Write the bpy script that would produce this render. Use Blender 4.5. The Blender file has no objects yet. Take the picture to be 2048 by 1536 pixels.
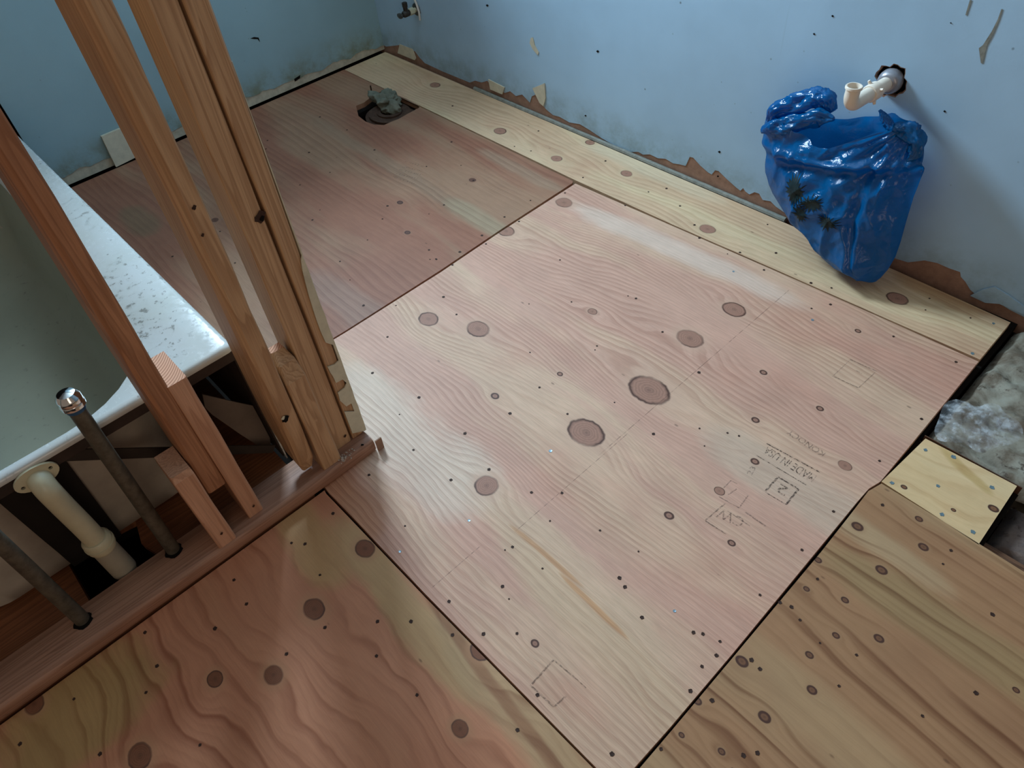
import bpy, bmesh, math, random
from mathutils import Vector, Matrix, noise
C = bpy.context.scene.collection
R = random.Random(7)

# ---------------------------------------------------------------- camera
F = 1441.814
MR = ((0.68533, 0.72415, -0.07710), (0.49697, -0.54209, -0.67762), (-0.53249, 0.42608, -0.73139))
CAM = Vector((2.7600, -1.7157, 1.26))
def set_cam():
    import numpy as np
    m = np.array(MR); u, s, v = np.linalg.svd(m); m = u @ v
    cd = bpy.data.cameras.new('camera'); co = bpy.data.objects.new('camera', cd); C.objects.link(co)
    mw = Matrix(((m[0][0], -m[1][0], -m[2][0], CAM.x), (m[0][1], -m[1][1], -m[2][1], CAM.y),
                 (m[0][2], -m[1][2], -m[2][2], CAM.z), (0, 0, 0, 1)))
    co.matrix_world = mw
    cd.sensor_width = 36; cd.lens = 36 * F / 2048; cd.clip_start = .02; cd.clip_end = 50
    bpy.context.scene.camera = co
    return [Vector(r) for r in m.tolist()]
MM = set_cam()
def ray(u, v):
    a, b = (u - 1024) / F, (v - 768) / F
    return MM[0] * a + MM[1] * b + MM[2]
def fl(u, v, z=0.0):                      # measured point of the photo -> point on a level plane
    d = ray(u, v); t = (z - CAM.z) / d.z
    return CAM + d * t
def onx(u, v, x): d = ray(u, v); return CAM + d * ((x - CAM.x) / d.x)
def ony(u, v, y): d = ray(u, v); return CAM + d * ((y - CAM.y) / d.y)

# ---------------------------------------------------------------- world, lights, exposure
sc = bpy.context.scene
vs = sc.view_settings
vs.view_transform = 'Standard'; vs.look = 'None'; vs.gamma = 1; vs.use_curve_mapping = False
vs.exposure = 0.0
w = bpy.data.worlds.new('world'); sc.world = w; w.use_nodes = True
w.node_tree.nodes['Background'].inputs[0].default_value = (.80, .62, .49, 1)
w.node_tree.nodes['Background'].inputs[1].default_value = .25
def area(name, loc, target, sx, sy, energy, col):
    l = bpy.data.lights.new(name, 'AREA'); l.shape = 'RECTANGLE'; l.size = sx; l.size_y = sy
    l.energy = energy; l.color = col
    o = bpy.data.objects.new(name, l); C.objects.link(o); o.location = loc
    o.rotation_euler = (Vector(target) - Vector(loc)).to_track_quat('-Z', 'Y').to_euler()
    return o
WIN = (-.62, 1.82)                        # centre of the window in the left wall: y, z
area('window_daylight', (.02, WIN[0], WIN[1]), (3, WIN[0], WIN[1]), .52, .60, 86, (.61, .82, 1.0)).data.spread = math.radians(142)
area('added_warm_fill', (4.6, -2.2, 1.5), (2.0, -1.6, .1), .9, 1.8, 9, (1.0, .80, .62))  # warm fill added behind the camera; no doorway is built there

# ---------------------------------------------------------------- helpers
def lin(c):
    return tuple(((x / 255) / 12.92 if x / 255 <= .04045 else ((x / 255 + .055) / 1.055) ** 2.4) for x in c[:3]) + (1,)
def link(name, me, mat=None, parent=None):
    o = bpy.data.objects.new(name, me); C.objects.link(o)
    if mat is not None:
        for m in (mat if isinstance(mat, (list, tuple)) else [mat]): me.materials.append(m)
    if parent is not None: o.parent = parent
    return o
def obj(name, bm, mat=None, parent=None, smooth=False, normals=True):
    if normals: bmesh.ops.recalc_face_normals(bm, faces=bm.faces[:])
    if smooth:
        for f in bm.faces: f.smooth = True
    me = bpy.data.meshes.new(name); bm.to_mesh(me); bm.free()
    return link(name, me, mat, parent)
def tag(o, label=None, cat=None, group=None, kind=None):
    if label: o['label'] = label
    if cat: o['category'] = cat
    if group: o['group'] = group
    if kind: o['kind'] = kind
    return o
def empty(name, loc=(0, 0, 0)):
    o = bpy.data.objects.new(name, None); C.objects.link(o); o.location = loc; o.empty_display_size = .05
    return o
def box(bm, a, b, bev=0, seg=2):
    r = bmesh.ops.create_cube(bm, size=1)
    for v in r['verts']:
        v.co = Vector(((a[i] + b[i]) / 2 + v.co[i] * (b[i] - a[i]) for i in range(3)))
    if bev:
        es = list({e for v in r['verts'] for e in v.link_edges})
        bmesh.ops.bevel(bm, geom=es, offset=bev, segments=seg, affect='EDGES', profile=.5)
def prism(bm, poly, holes, fn):
    """flat polygon with holes, given a thickness; fn(u, v, w) -> xyz, w = 0 or 1"""
    lv = []
    for w_ in (0, 1):
        loops = []; es = []
        for lp in [poly] + holes:
            vv = [bm.verts.new(fn(p[0], p[1], w_)) for p in lp]; loops.append(vv)
            for i in range(len(vv)): es.append(bm.edges.new((vv[i], vv[(i + 1) % len(vv)])))
        bmesh.ops.triangle_fill(bm, edges=es, use_beauty=True)
        lv.append(loops)
    for la, lb in zip(*lv):
        n = len(la)
        for i in range(n):
            j = (i + 1) % n
            bm.faces.new((la[i], la[j], lb[j], lb[i]))
def flat(z0, z1): return lambda u, v, w_: (u, v, z0 + (z1 - z0) * w_)
def tube(bm, pts, rads, n=20, cap=True, wob=0):
    pts = [Vector(p) for p in pts]
    if not isinstance(rads, (list, tuple)): rads = [rads] * len(pts)
    rings = []; up = None
    for i, p in enumerate(pts):
        t = (pts[min(i + 1, len(pts) - 1)] - pts[max(i - 1, 0)]).normalized()
        if up is None:
            up = t.orthogonal().normalized()
        else:
            up = (up - t * up.dot(t)).normalized()
        s = t.cross(up)
        ring = []
        for k in range(n):
            a = 2 * math.pi * k / n; r = rads[i] * (1 + (wob * noise.noise(Vector((p.x * 60 + k, p.y * 60, p.z * 60))) if wob else 0))
            ring.append(bm.verts.new(p + (up * math.cos(a) + s * math.sin(a)) * r))
        rings.append(ring)
    for a, b in zip(rings, rings[1:]):
        for k in range(n): bm.faces.new((a[k], a[(k + 1) % n], b[(k + 1) % n], b[k]))
    if cap:
        bm.faces.new(rings[0][::-1]); bm.faces.new(rings[-1])
    return rings
def autosmooth(o, ang=35):
    me = o.data
    for p in me.polygons: p.use_smooth = True
    me.set_sharp_from_angle(angle=math.radians(ang))
    return o
def arc(c, a, b, n, t0=0, t1=math.pi / 2):   # points c + a cos + b sin
    c, a, b = Vector(c), Vector(a), Vector(b)
    return [c + a * math.cos(t0 + (t1 - t0) * i / n) + b * math.sin(t0 + (t1 - t0) * i / n) for i in range(n + 1)]

# ---------------------------------------------------------------- node helper
class NT:
    def __init__(s, name):
        s.m = bpy.data.materials.new(name); s.m.use_nodes = True
        s.t = s.m.node_tree; s.n = s.t.nodes
        s.b = s.n['Principled BSDF']; s.out = s.n['Material Output']
    def put(s, sock, v):
        if hasattr(v, 'is_output'): s.t.links.new(v, sock)
        elif v is not None: sock.default_value = v
    def math(s, op, a, b=None, c=None, clamp=False):
        n = s.n.new('ShaderNodeMath'); n.operation = op; n.use_clamp = clamp
        s.put(n.inputs[0], a); s.put(n.inputs[1], b); s.put(n.inputs[2], c); return n.outputs[0]
    def vec(s, op, a, b=None):
        n = s.n.new('ShaderNodeVectorMath'); n.operation = op
        s.put(n.inputs[0], a); s.put(n.inputs[1], b)
        return n.outputs['Value'] if op in ('LENGTH', 'DOT_PRODUCT', 'DISTANCE') else n.outputs[0]
    def coords(s, kind='Object'):
        return s.n.new('ShaderNodeTexCoord').outputs[kind]
    def mapping(s, v, loc=(0, 0, 0), rot=(0, 0, 0), sca=(1, 1, 1)):
        n = s.n.new('ShaderNodeMapping'); s.put(n.inputs[0], v)
        s.put(n.inputs[1], loc); s.put(n.inputs[2], rot); s.put(n.inputs[3], sca); return n.outputs[0]
    def noise(s, v, scale, detail=3, rough=.5, dist=0, col=False):
        n = s.n.new('ShaderNodeTexNoise'); s.put(n.inputs['Vector'], v); s.put(n.inputs['Scale'], scale)
        n.inputs['Detail'].default_value = detail; n.inputs['Roughness'].default_value = rough
        n.inputs['Distortion'].default_value = dist
        return n.outputs['Color' if col else 'Fac']
    def voro(s, v, scale, feat='F1', out='Distance'):
        n = s.n.new('ShaderNodeTexVoronoi'); n.feature = feat; s.put(n.inputs['Vector'], v); n.inputs['Scale'].default_value = scale
        return n.outputs[out]
    def ramp(s, f, stops, interp='LINEAR'):
        n = s.n.new('ShaderNodeValToRGB'); s.put(n.inputs[0], f); cr = n.color_ramp; cr.interpolation = interp
        while len(cr.elements) < len(stops): cr.elements.new(.5)
        for e, (p, c) in zip(cr.elements, stops):
            e.position = p; e.color = c if isinstance(c, tuple) else (c, c, c, 1)
        return n.outputs[0]
    def mr(s, f, a, b, c=0., d=1., kind='SMOOTHSTEP'):
        n = s.n.new('ShaderNodeMapRange'); n.interpolation_type = kind; n.clamp = True if kind == 'LINEAR' else n.clamp
        s.put(n.inputs['Value'], f); n.inputs['From Min'].default_value = a; n.inputs['From Max'].default_value = b
        n.inputs['To Min'].default_value = c; n.inputs['To Max'].default_value = d; return n.outputs[0]
    def mix(s, f, a, b, mode='MIX'):
        n = s.n.new('ShaderNodeMix'); n.data_type = 'RGBA'; n.blend_type = mode
        s.put(n.inputs[0], f); s.put(n.inputs[6], a); s.put(n.inputs[7], b); return n.outputs[2]
    def sep(s, v):
        n = s.n.new('ShaderNodeSeparateXYZ'); s.put(n.inputs[0], v); return n.outputs
    def comb(s, x, y, z):
        n = s.n.new('ShaderNodeCombineXYZ'); s.put(n.inputs[0], x); s.put(n.inputs[1], y); s.put(n.inputs[2], z); return n.outputs[0]
    def bump(s, h, strength=.3, dist=.002):
        n = s.n.new('ShaderNodeBump'); s.put(n.inputs['Height'], h); n.inputs['Strength'].default_value = strength
        n.inputs['Distance'].default_value = dist; s.t.links.new(n.outputs[0], s.b.inputs['Normal'])
    def fin(s, col, rough=.6, spec=.4, metal=0):
        s.put(s.b.inputs['Base Color'], col); s.put(s.b.inputs['Roughness'], rough)
        s.put(s.b.inputs['Specular IOR Level'], spec); s.put(s.b.inputs['Metallic'], metal); return s.m

def plain(name, c, rough=.5, spec=.4, metal=0, var=.10, scale=20, bump=0):
    t = NT(name); v = t.coords()
    n = t.noise(v, scale, 4, .6)
    a = tuple(x * (1 - var) for x in lin(c)[:3]) + (1,); b = tuple(min(1, x * (1 + var)) for x in lin(c)[:3]) + (1,)
    col = t.ramp(n, [(.3, a), (.7, b)])
    if bump: t.bump(t.noise(v, scale * 4, 4, .6), bump)
    return t.fin(col, rough, spec, metal)

def plywood(name, base, dark, cream, red, knots, streaks, freq=55, amp=.03, seed=0., wx=1.3, wy=4., line=.75, thin=False, knotc=(172, 124, 102),
            tint=(.45, .62), tintx=.9, lines=(), rough=.55, fibre=.12, lo=.72, gdir=0.):
    """rotary-cut veneer: contour lines of a warped field, pushed aside by every knot"""
    t = NT(name)
    P = t.mapping(t.coords(), loc=(0, 0, 0), rot=(0, 0, gdir))
    X, Y, Z = t.sep(P)
    def rot(x, y):
        return (x * math.cos(gdir) - y * math.sin(gdir), x * math.sin(gdir) + y * math.cos(gdir))
    flatP = t.comb(X, Y, seed)
    n1 = t.noise(t.mapping(flatP, loc=(seed, 0, 0), sca=(wx, wy, 1)), 1.0, 2, .45, .3)
    n2 = t.noise(t.mapping(flatP, loc=(0, seed, 0), sca=(wx * 4, wy * 4, 1)), 1.0, 2, .5)
    nw = t.noise(t.mapping(flatP, loc=(3, seed, 0), sca=(25, 110, 1)), 1.0, 2, .5)
    g = t.math('ADD', Y, t.math('MULTIPLY', t.math('SUBTRACT', n1, .5), amp * 8))
    g = t.math('ADD', g, t.math('MULTIPLY', t.math('SUBTRACT', n2, .5), amp * 1.3))
    g = t.math('ADD', g, t.math('MULTIPLY', t.math('SUBTRACT', nw, .5), amp * .10))
    dmin = None; dsm = None
    wob = t.math('MULTIPLY', t.math('SUBTRACT', t.noise(flatP, 60, 2), .5), .22)
    for k in knots:
        kx, ky = rot(k[0], k[1]); r = k[2]; asp = k[3] if len(k) > 3 else 1.2
        dx = t.math('SUBTRACT', X, kx); dy = t.math('SUBTRACT', Y, ky)
        ddx = t.math('DIVIDE', dx, r * asp); ddy = t.math('DIVIDE', dy, r)
        d2 = t.math('MULTIPLY_ADD', ddx, ddx, t.math('MULTIPLY', ddy, ddy))
        s2 = 9.0 if r > .009 else 7.0
        wid = t.math('MULTIPLY_ADD', t.math('MULTIPLY', ddx, ddx), .45, t.math('MULTIPLY', ddy, ddy))
        E = t.math('POWER', 2.718, t.math('MULTIPLY', wid, -1 / s2))
        g = t.math('MULTIPLY_ADD', t.math('MULTIPLY', dy, E), -.75, g)
        g = t.math('MULTIPLY_ADD', E, r * (1.5 if k[0] * 1000 % 2 < 1 else -1.5), g)
        d = t.math('SQRT', d2)
        dmin = d if dmin is None else t.math('MINIMUM', dmin, d)
        if r < .0085: dsm = d if dsm is None else t.math('MINIMUM', dsm, d)
    fq = t.math('MULTIPLY', g, freq)
    fr = t.math('FRACT', fq)
    ring = t.math('MULTIPLY', t.mr(fr, .55 if thin else .15, .90), t.mr(fr, .90, 1.0, 1., 0.))          # slow darkening, quick release
    fr2 = t.math('FRACT', t.math('MULTIPLY', g, freq * 3.3))
    ring2 = t.math('MULTIPLY', t.mr(fr2, .3, .8), t.mr(fr2, .85, 1.0, 1., 0.))
    zone = t.noise(t.mapping(flatP, loc=(seed * 2, 5, 0), sca=(1.2, 6, 1)), 1.3, 3, .5)
    ringm = t.math('MULTIPLY', t.math('MULTIPLY_ADD', ring2, .25, ring), line)
    ringm = t.math('MULTIPLY', ringm, t.mr(zone, .32, .64, .12, 1.15))
    tn = t.noise(t.mapping(t.comb(t.math('MULTIPLY', X, tintx), t.math('MULTIPLY', g, 5.), seed * 3), loc=(seed, 2, 0)), 1.4, 3, .45)
    tn = t.mr(tn, tint[0], tint[1])
    col = t.mix(tn, lin(base), lin(cream))
    big = t.noise(t.mapping(flatP, loc=(9, seed, 0), sca=(2.0, 4, 1)), 1.5, 3, .55)
    col = t.mix(t.mr(big, .5, .75, 0, .55), col, lin(red))
    for (sx, sy, lx, ly, ang, c) in streaks:
        rx, ry = rot(sx, sy); a = ang
        dx = t.math('SUBTRACT', X, rx); dy = t.math('SUBTRACT', Y, ry)
        dy = t.math('MULTIPLY_ADD', t.math('SUBTRACT', n2, .5), ly * 1.1, dy)
        u = t.math('MULTIPLY_ADD', dx, math.cos(a) / lx, t.math('MULTIPLY', dy, math.sin(a) / lx))
        v = t.math('MULTIPLY_ADD', dx, -math.sin(a) / ly, t.math('MULTIPLY', dy, math.cos(a) / ly))
        u2 = t.math('MULTIPLY', u, u); e = t.math('MULTIPLY_ADD', v, v, t.math('MULTIPLY', u2, u2))
        e = t.math('MULTIPLY_ADD', t.math('SUBTRACT', nw, .5), .5, e)
        col = t.mix(t.mr(e, .15, 1.35, .85, 0.), col, lin(c))
    col = t.mix(ringm, col, lin(dark), 'MULTIPLY') if False else t.mix(ringm, col, t.mix(1., col, lin(dark), 'MULTIPLY'))
    fb = t.noise(t.mapping(flatP, sca=(18, 520, 1)), 1.0, 3, .6)
    col = t.mix(1., col, t.ramp(fb, [(.25, 1 - fibre * 1.6), (.6, 1.0), (.8, 1 + fibre * .5)]), 'MULTIPLY')
    mott = t.noise(flatP, 9, 4, .6)
    col = t.mix(1., col, t.ramp(mott, [(.3, .93), (.7, 1.05)]), 'MULTIPLY')
    # pin marks and fibre splinters
    sp = t.voro(t.mapping(flatP, sca=(7, 16, 1)), 1.0)
    col = t.mix(t.mr(sp, .018, .05, .55, 0.), col, lin((88, 58, 42)))
    if dmin is not None:
        dd = t.math('ADD', dmin, wob)
        kin = t.mr(dd, .90, 1.03, 1., 0.)
        kr = t.math('MULTIPLY_ADD', t.math('SINE', t.math('MULTIPLY', dd, 38.)), .30, t.noise(flatP, 160, 3, .6))
        kc = t.mix(kr, lin(knotc), lin(tuple(x * .84 for x in knotc)))
        kc = t.mix(t.mr(dd, .0, .40, .45, 0.), kc, lin(tuple(x * .62 for x in knotc)))
        halo = t.mr(dd, 1.0, 2.1, .55, 0.)
        col = t.mix(halo, col, t.mix(.5, lin(cream), lin(tuple(x * .88 for x in base))))
        col = t.mix(kin, col, kc)
        ro = t.math('MULTIPLY', t.mr(dd, .86, .97), t.mr(dd, 1.0, 1.13, 1., 0.))
        rv = t.mr(t.noise(flatP, 14, 1), .35, .6, .45, 1.0)
        col = t.mix(t.math('MULTIPLY', ro, rv), col, lin((86, 55, 42)))
        if dsm is not None:
            ds = t.math('ADD', dsm, wob)
            col = t.mix(t.math('MULTIPLY', t.mr(ds, .50, .72), t.mr(ds, .95, 1.25, .9, 0.)), col, lin((74, 46, 36)))
    for (ax, a0, b0, b1, wd) in lines:          # veneer joins: thin dashed dark lines
        A_, B_ = (X, Y) if ax == 'x' else (Y, X)
        m1 = t.mr(t.math('ABSOLUTE', t.math('SUBTRACT', A_, a0)), wd * .6, wd * 1.4, 1., 0.)
        m2 = t.math('MULTIPLY', t.mr(B_, b0 - .01, b0), t.mr(B_, b1, b1 + .01, 1., 0.))
        m3 = t.mr(t.noise(flatP, 70, 1), .42, .6, .15, .75)
        col = t.mix(t.math('MULTIPLY', t.math('MULTIPLY', m1, m2), m3), col, lin((100, 68, 56)))
    t.bump(t.math('ADD', t.math('MULTIPLY', ringm, -.6), t.math('MULTIPLY', fb, .35)), .22, .0012)
    return t.fin(col, rough, .26)

def lumber(name, a, b, dark, scale=1.0, rough=.6, axis=2, ring=16, knot=()):
    t = NT(name); oi = t.n.new('ShaderNodeObjectInfo').outputs['Random']
    P = t.coords(); X, Y, Z = t.sep(P); ax = [X, Y, Z]
    L = ax[axis]; U, V = [ax[i] for i in range(3) if i != axis]
    off = t.math('MULTIPLY', oi, 37.)
    base = t.comb(U, V, t.math('MULTIPLY_ADD', L, .045, off))
    n1 = t.noise(base, 14 * scale, 3, .5, .6)
    g = t.math('MULTIPLY', t.math('ADD', t.math('MULTIPLY', n1, 1.0), t.math('MULTIPLY', U, 6.)), ring)
    fr = t.math('FRACT', g)
    rg = t.math('MULTIPLY', t.mr(fr, .2, .88), t.mr(fr, .9, 1., 1., 0.))
    fb = t.noise(t.comb(t.math('MULTIPLY', U, 420.), t.math('MULTIPLY', V, 420.), t.math('MULTIPLY_ADD', L, 9., off)), 1.0, 3, .6)
    big = t.noise(t.comb(t.math('MULTIPLY', U, 9.), t.math('MULTIPLY', V, 9.), t.math('MULTIPLY_ADD', L, 2.2, off)), 1., 3, .55)
    col = t.mix(t.mr(big, .3, .7), lin(a), lin(b))
    col = t.mix(t.math('MULTIPLY', rg, .45), col, lin(dark))
    col = t.mix(1., col, t.ramp(fb, [(.25, .80), (.6, 1.), (.8, 1.07)]), 'MULTIPLY')
    st = t.noise(t.comb(t.math('MULTIPLY', U, 30.), t.math('MULTIPLY', V, 30.), t.math('MULTIPLY_ADD', L, 12., off)), 1., 4, .7)
    col = t.mix(t.mr(st, .66, .78, 0, .6), col, lin(tuple(x * .45 for x in dark)))
    for (kx, ky, kz, r) in knot:
        d = t.vec('LENGTH', t.mapping(P, loc=(-kx / r, -ky / r, -kz / r / 1.5), sca=(1 / r, 1 / r, 1 / r / 1.5)))
        d = t.math('MULTIPLY_ADD', n1, .5, d)
        col = t.mix(t.mr(d, .7, 2.4, .95, 0.), col, lin((50, 28, 18)))
    t.bump(fb, .25, .001)
    return t.fin(col, rough, .35)
def endgrain(name, a, dark):
    t = NT(name); X, Y, Z = t.sep(t.coords())
    wv = t.math('ADD', t.math('MULTIPLY', X, 9.), t.math('MULTIPLY', t.math('POWER', t.math('ABSOLUTE', t.math('ADD', Y, .02)), 2.), 160.))
    fr = t.math('FRACT', t.math('MULTIPLY_ADD', t.noise(t.coords(), 25, 2), .25, t.math('MULTIPLY', wv, 17.)))
    c = t.mix(t.mr(fr, .3, .95, 0, .8), lin(a), lin(dark))
    return t.fin(c, .8, .2)

# ---------------------------------------------------------------- materials
def painted(name, c, seed, stain=(95, 100, 80), dirt=.5, drip=True):
    t = NT(name); P = t.mapping(t.coords(), loc=(seed, seed, 0)); X, Y, Z = t.sep(t.coords())
    n = t.noise(P, 2.2, 4, .6)
    col = t.mix(t.mr(n, .3, .7), lin(c), lin(tuple(x * .94 for x in c)))
    sp = t.voro(P, 7.5); sp2 = t.voro(t.mapping(P, loc=(4, 2, 1)), 16)
    col = t.mix(t.mr(sp, .012, .035, .65, 0.), col, lin((60, 60, 55)))
    col = t.mix(t.mr(sp2, .02, .05, .30, 0.), col, lin((90, 92, 85)))
    low = t.mr(Z, .02, .16, 1., 0.)                                     # old dirt band along the foot of the wall
    d = t.math('MULTIPLY', low, t.mr(t.noise(P, 11, 5, .7), .35, .7, .1, dirt))
    col = t.mix(d, col, lin(stain))
    if drip:
        dr = t.noise(t.mapping(P, sca=(55, 55, 1.2)), 1., 2); col = t.mix(t.mr(dr, .70, .76, 0, .25), col, lin((130, 150, 160)))
    bmp = t.noise(P, 160, 3, .6)
    t.bump(t.math('ADD', bmp, t.math('MULTIPLY', n, 1.5)), .10, .002)
    return t.fin(col, .55, .35)
M_wallR = painted('painted_wall_blue', (166, 198, 220), 1.)
M_wallL = painted('painted_wall_blue_grey', (150, 182, 190), 5., (120, 125, 95), .9, False)
M_paper = plain('torn_brown_paper', (146, 114, 96), .9, .1, var=.22, scale=35, bump=.2)
M_cream = plain('bare_cream_plaster', (188, 180, 158), .85, .15, var=.22, scale=30, bump=.3)
M_creamp = plain('old_cream_paint', (200, 192, 168), .6, .3, var=.10, scale=40)
M_dark = plain('dark_cavity', (22, 18, 15), .9, .1)
M_soil = plain('crawlspace_soil', (10, 8, 7), 1, 0)
M_caulk = plain('grey_caulk', (128, 128, 118), .6, .3, var=.25, scale=60, bump=.3)
M_ceil = plain('ceiling_paint', (205, 205, 200), .8, .2, var=.03)
M_win = plain('white_window_frame', (215, 215, 210), .4, .4, var=.03)

stud_knots = {}
M_stud = lumber('fir_stud', (200, 162, 124), (186, 146, 108), (140, 96, 62))
M_stud_red = lumber('red_fir_stud', (186, 134, 98), (164, 112, 80), (118, 74, 50))
M_block = lumber('new_fir_block', (206, 158, 128), (192, 142, 110), (156, 106, 78))
M_plate = lumber('worn_bottom_plate', (176, 134, 110), (152, 110, 88), (116, 80, 62), axis=1, rough=.45)
M_end = endgrain('end_grain', (222, 172, 142), (150, 92, 66))
M_oldfloor = lumber('old_subfloor_boards', (150, 96, 62), (118, 72, 46), (84, 46, 28), axis=1)
M_joist = lumber('old_joist', (120, 84, 60), (96, 64, 46), (60, 38, 26), axis=0)

# ---------------------------------------------------------------- the room
def structure(o): o['kind'] = 'structure'; return o
bm = bmesh.new()
hole = [(1.51, -1.945), (1.535, -1.80), (1.60, -1.815), (1.655, -1.80), (1.700, -1.812), (1.700, -1.945)]
prism(bm, [(-.12, .02), (2.597, .02), (2.597, -.668), (5.2, -.668), (5.2, -3.4), (-.12, -3.4)],
      [[(.36, -.24), (.58, -.24), (.58, -.43), (.36, -.43)], hole], flat(-.040, -.019))
structure(obj('floor', bm, M_dark))
bm = bmesh.new()
prism(bm, [(-.12, -1.492), (1.762, -1.492), (1.762, -3.4), (-.12, -3.4)], [hole], flat(-.0185, -.0005))
o = structure(obj('floor', bm, M_oldfloor))
bm = bmesh.new(); box(bm, (-.3, -3.6, -.62), (5.4, .3, -.60)); structure(obj('floor', bm, M_soil))

# right wall: a skin of paint with a torn foot over the brown paper of the board
torn = [(-.12, .02), (.02, .018), (.125, .050), (.15, .044), (.228, .050), (.255, .03), (.284, .016), (.40, .012), (.566, .013), (.60, .03),
        (.64, .034), (.674, .050), (.69, .043), (.73, .040), (.769, .030), (.80, .046), (.83, .036), (.865, .052), (.903, .033), (.915, .06),
        (.935, .072), (.948, .060), (.960, .050), (.985, .034), (1.02, .022), (1.053, .026), (1.10, .020), (1.15, .030), (1.196, .023), (1.25, .012),
        (1.31, .004), (1.374, .005), (1.41, .018), (1.430, .015), (1.457, .026), (1.49, .024), (1.52, .033), (1.55, .028), (1.575, .034),
        (1.598, .037), (1.609, .072), (1.622, .074), (1.65, .058), (1.68, .046), (1.694, .044), (1.704, .062), (1.716, .064), (1.75, .048), (1.785, .034), (1.799, .030),
        (1.806, .042), (1.816, .034), (1.83, .030), (1.845, .044), (1.86, .045), (1.875, .030), (1.90, .036), (1.92, .026), (1.945, .02), (1.98, .016), (2.05, .02),
        (2.12, .014), (2.20, .018), (2.276, .020), (2.31, .024), (2.325, .034), (2.345, .048), (2.375, .055), (2.405, .054), (2.432, .056),
        (2.438, .044), (2.452, .036), (2.470, .020), (2.490, .012), (2.515, .010), (2.54, .017), (2.565, .011), (2.60, .008), (2.66, -.005), (2.75, -.01), (3.0, .0), (5.2, 0)]
dh = Vector((2.127, .452))
ragR = [(dh.x + .037 * (1 + .09 * math.sin(k * 2.1) + .08 * math.sin(k * 5.3)) * math.cos(k / 26 * 2 * math.pi),
         dh.y + .038 * (1 + .09 * math.sin(k * 2.1) + .08 * math.sin(k * 5.3)) * math.sin(k / 26 * 2 * math.pi)) for k in range(26)]
ragI = [(dh.x + (p[0] - dh.x) * .93, dh.y + (p[1] - dh.y) * .93) for p in ragR]
sv = [(.290 + .022 * math.cos(k / 14 * 2 * math.pi) * (1 + .2 * math.sin(k * 3)), .226 + .022 * math.sin(k / 14 * 2 * math.pi)) for k in range(14)]
bm = bmesh.new()
prism(bm, torn + [(5.2, 2.42), (-.12, 2.42)], [ragR, sv], lambda u, v, w_: (u, .0016 * w_, v))
wallR = structure(obj('wall_right', bm, M_wallR))
bm = bmesh.new()
prism(bm, [(-.12, -.045), (5.2, -.045), (5.2, 2.42), (-.12, 2.42)], [ragI, sv], lambda u, v, w_: (u, .0018 + .012 * w_, v))
obj('drywall_core', bm, M_paper, wallR)
bm = bmesh.new(); box(bm, (-.12, .05, -.6), (5.2, .06, 2.42)); obj('stud_cavity', bm, M_dark, wallR)
# left wall
def left_torn(y):
    n = noise.noise(Vector((y * 14, 3.1, 0))) * .012 + noise.noise(Vector((y * 45, 7.7, 0))) * .008
    z = .030 if y > -.5 else .036
    if y > -.12: z = .018 + .1 * abs(y)
    return max(.004, z + n)
ys = [-.0 - 1.436 * i / 90 for i in range(91)]
bm = bmesh.new()
wy0, wy1, wz0, wz1 = WIN[0] + .27, WIN[0] - .27, WIN[1] - .31, WIN[1] + .31
prism(bm, [(y, left_torn(y)) for y in ys] + [(-1.436, 2.42), (0, 2.42)], [[(wy0, wz0), (wy1, wz0), (wy1, wz1), (wy0, wz1)]],
      lambda u, v, w_: (-.0016 * w_, u, v))
wallL = structure(obj('wall_left', bm, M_wallL))
bm = bmesh.new()
prism(bm, [(.02, .002), (-1.434, .002), (-1.434, 2.42), (.02, 2.42)], [[(wy0, wz0), (wy1, wz0), (wy1, wz1), (wy0, wz1)]],
      lambda u, v, w_: (-.0018 - .012 * w_, u, v))
obj('drywall_core', bm, M_cream, wallL)
bm = bmesh.new(); box(bm, (-.10, -3.4, -.04), (-.085, -1.40, 2.42)); box(bm, (-.085, -1.475, -.04), (-.016, -1.440, 2.42))
obj('alcove_framing', bm, M_dark, wallL)
bm = bmesh.new(); box(bm, (-.12, -1.41, -.6), (-.09, .05, wz0)); box(bm, (-.12, -1.41, wz1), (-.09, .05, 2.42))
box(bm, (-.12, wy0, wz0), (-.09, .05, wz1)); box(bm, (-.12, -1.41, wz0), (-.09, wy1, wz1)); obj('outer_sheathing', bm, M_dark, wallL)
bm = bmesh.new()
for a, b in (((-.09, wy1 - .03, wz0 - .03), (.012, wy0 + .03, wz0)), ((-.09, wy1 - .03, wz1), (.012, wy0 + .03, wz1 + .03)),
             ((-.09, wy1 - .03, wz0), (.012, wy1, wz1)), ((-.09, wy0, wz0), (.012, wy0 + .03, wz1))): box(bm, a, b, .003)
structure(obj('window_1', bm, M_win))
bm = bmesh.new(); box(bm, (-.2, -3.5, 2.42), (5.3, .1, 2.45)); structure(obj('ceiling', bm, M_ceil))

# grey bead of old caulk / underlay left along the foot of the right wall
bm = bmesh.new()
pts = [(.60 + 1.36 * i / 60, -.006 - .0014 * noise.noise(Vector((i * .7, 0, 0))), .001) for i in range(61)]
tube(bm, pts, .0085, 8)
structure(obj('trim_1', bm, M_caulk))
bm = bmesh.new()
prism(bm, [(.02, -.002), (.60, -.004), (.60, -.014), (.02, -.012)], [], flat(-.018, -.006))
structure(obj('trim_2', bm, M_paper))

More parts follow.
